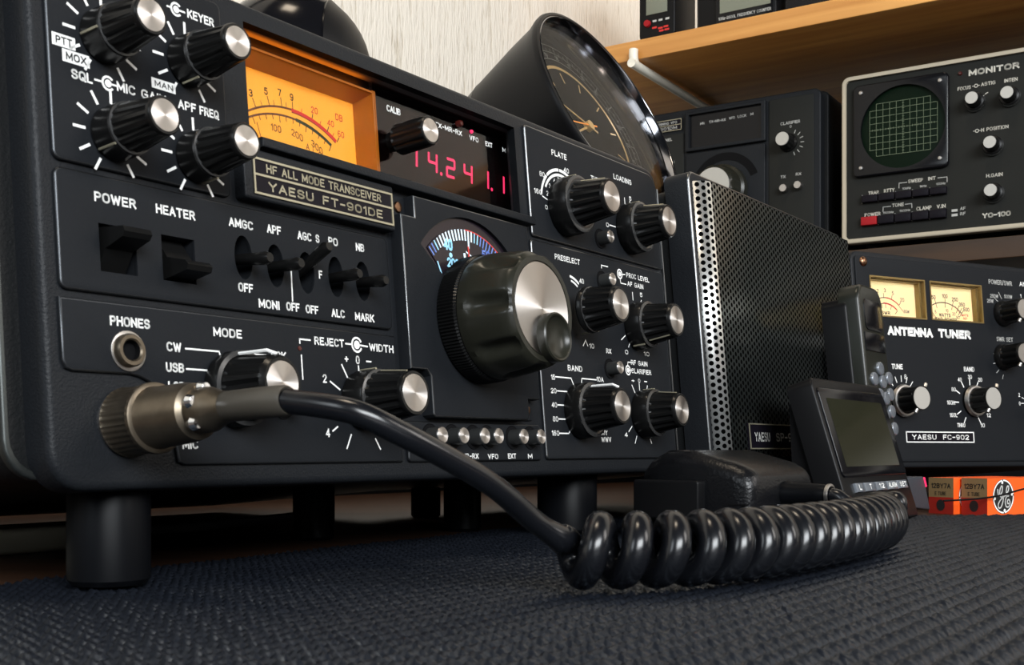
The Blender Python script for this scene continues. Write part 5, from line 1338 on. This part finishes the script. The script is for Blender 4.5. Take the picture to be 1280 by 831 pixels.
# ------------------------------------------------------------------ valve boxes
def tube_box(loc, label, first):
    r = thing('valve_carton', label, 'box', loc, radians(90-57), 0, 'orange valve cartons under the tuner')
    # local x along the carton, y across it; end face looks to -x
    Lc, Wc, Hc = 62, 17.6, 21.8
    mb = MB()
    v = [(x, y, z) for x in (0, Lc) for y in (0, Wc) for z in (0, Hc)]
    mb.add(v, [(0, 4, 5, 1), (2, 3, 7, 6), (4, 6, 7, 5), (1, 5, 7, 3), (0, 2, 6, 4)], ORANGE)
    mb.add([(0, 0, 0), (0, Wc, 0), (0, Wc, Hc*.46), (0, 0, Hc*.46), (0, Wc, Hc), (0, 0, Hc)], [(0, 1, 2, 3)], DKRED)
    mb.add([(0, 0, Hc*.46), (0, Wc, Hc*.46), (0, Wc, Hc), (0, 0, Hc)], [(0, 1, 2, 3)], TAN)
    mb.build('carton', r, flat=True)
    ef = lambda u, vv, y: (-.08-y*.01, Wc-u, vv)
    mb = MB()
    text(mb, '12BY7A', 2.0, 15.4, 3.0, BLACKINK, 15.6, 0, bold=.01, frame=ef); text(mb, 'E TUBE', 4.5, 11.2, 2.2, BLACKINK, 12.5, 0, bold=.0, frame=ef)
    mb.add([ef(8.6+3.0*cos(2*pi*i/28), 5.2+3.4*sin(2*pi*i/28), 0) for i in range(28)], [tuple(range(28))], BLACKINK)
    # round monogram on the long side
    sf = lambda u, vv, y: (u, -.06+y, vv)
    cx, cy, R = 15.4, 10.9, 10.3
    mb.add([sf(cx+R*cos(2*pi*i/48), cy+R*sin(2*pi*i/48), 0) for i in range(48)], [tuple(range(48))], BLACKINK)
    def ring(a0, a1, r0, r1):
        for i in range(24):
            p = [radians(a0+(a1-a0)*(i+k)/24) for k in (0, 1)]
            mb.add([sf(cx+q*cos(a), cy+q*sin(a), -.03) for a, q in ((p[0], r0), (p[1], r0), (p[1], r1), (p[0], r1))], [(0, 1, 2, 3)], WHITE)
    for k in range(4): ring(k*90+8, k*90+92, R-1.15, R-.3)
    for k in range(4):
        a = radians(k*90+8); c0 = (cx+(R-1.9)*cos(a), cy+(R-1.9)*sin(a))
        mb.add([sf(c0[0]+.95*cos(2*pi*i/14), c0[1]+.95*sin(2*pi*i/14), -.035) for i in range(14)], [tuple(range(14))], WHITE)
    def stroke(pts, wd=.85):
        p = smooth_path([(a, b, 0) for a, b in pts], 6)
        line(mb, [(q.x*1.07+cx, q.y*1.07+cy) for q in p], wd, WHITE, -.035, frame=sf)
    stroke([(-5.2, 3.8), (-4.6, 1.0), (-3.0, .8), (-1.4, 2.6), (-1.0, 5.2), (-2.0, 5.6), (-3.2, 3.6), (-3.2, 1.0), (-1.6, -.4), (.2, .9), (-.6, -3.0), (-2.2, -5.8), (-4.2, -6.2), (-4.6, -4.2), (-2.6, -1.8), (.2, -.2)])
    stroke([(.2, -.2), (2.6, 1.0), (4.4, 3.4), (4.6, 5.4), (3.4, 5.4), (2.6, 3.2), (3.0, 1.2)])
    stroke([(4.6, .2), (2.8, -.2), (1.6, -2.6), (2.4, -5.4), (4.6, -5.8), (6.0, -4.0), (5.2, -2.0), (3.8, -2.2), (3.8, -3.8), (4.8, -4.0)])
    mb.build('carton_print', r, flat=True, recalc=False)
    return r
tube_box((279.0, 690, -3.1), 'orange valve carton on the right showing its round monogram side', True)
tube_box((264.0, 703.0, -3.1), 'orange valve carton on the left with tan and red end flap', False)
mb = MB(); tube(mb, smooth_path([(250, 681, 6.0), (270, 684, 7.0), (286, 687, 9), (300, 690, 12.5), (330, 700, 18), (380, 720, 22)], 6), .55, RUBBER, 8)
tag(mb.build('thin_wire'), 'thin black wire crossing in front of the orange cartons', 'wire')

# ------------------------------------------------------------------ things under and behind the transceiver
def rod(name, u0, u1, y, z0, z1, d, m, r, label, cat):
    a = w(u0, y, 0); 
    o = thing(name, label, cat, (a.x, a.y, z0), RZ)
    mb = MB(); prism(mb, rrect(0, 0, u1-u0, z1-z0, r, 6), 0, d, m, bevel=min(2.0, r*.6)); mb.build('moulding', o)
    return o
rod('cable_trunking', -160, 128, 150, -3.1, 6.5, 24, BEIGEBAR, 3.5, 'long beige plastic bar lying on the bench under the transceiver', 'trunking')
mb = MB(); tube(mb, smooth_path([w(150, 170, -14), w(200, 190, -14), w(250, 165, -12), w(290, 190, -10), w(322, 240, -10)], 8), 2.2, mat('grey_cable', (.12, .12, .12), .5), 10)
z0 = min(v[2] for v in mb.v)
dz = -3.1-z0; mb.v = [(x, y, z+dz) for x, y, z in mb.v]
tag(mb.build('loose_cable'), 'loose grey cable lying on the bench behind the transceiver feet', 'cable')
mb = MB(); lathe(mb, [(0, .9), (1.6, .6), (2.2, 0), (1.4, -.5), (0, -.6)], CRUMB, 9); mb.v = [(x-76.5, z*.6+415, y-1.9) for x, y, z in mb.v]
tag(mb.build('crumb'), 'pale crumb on the bench at the edge of the woven mat', 'crumb')
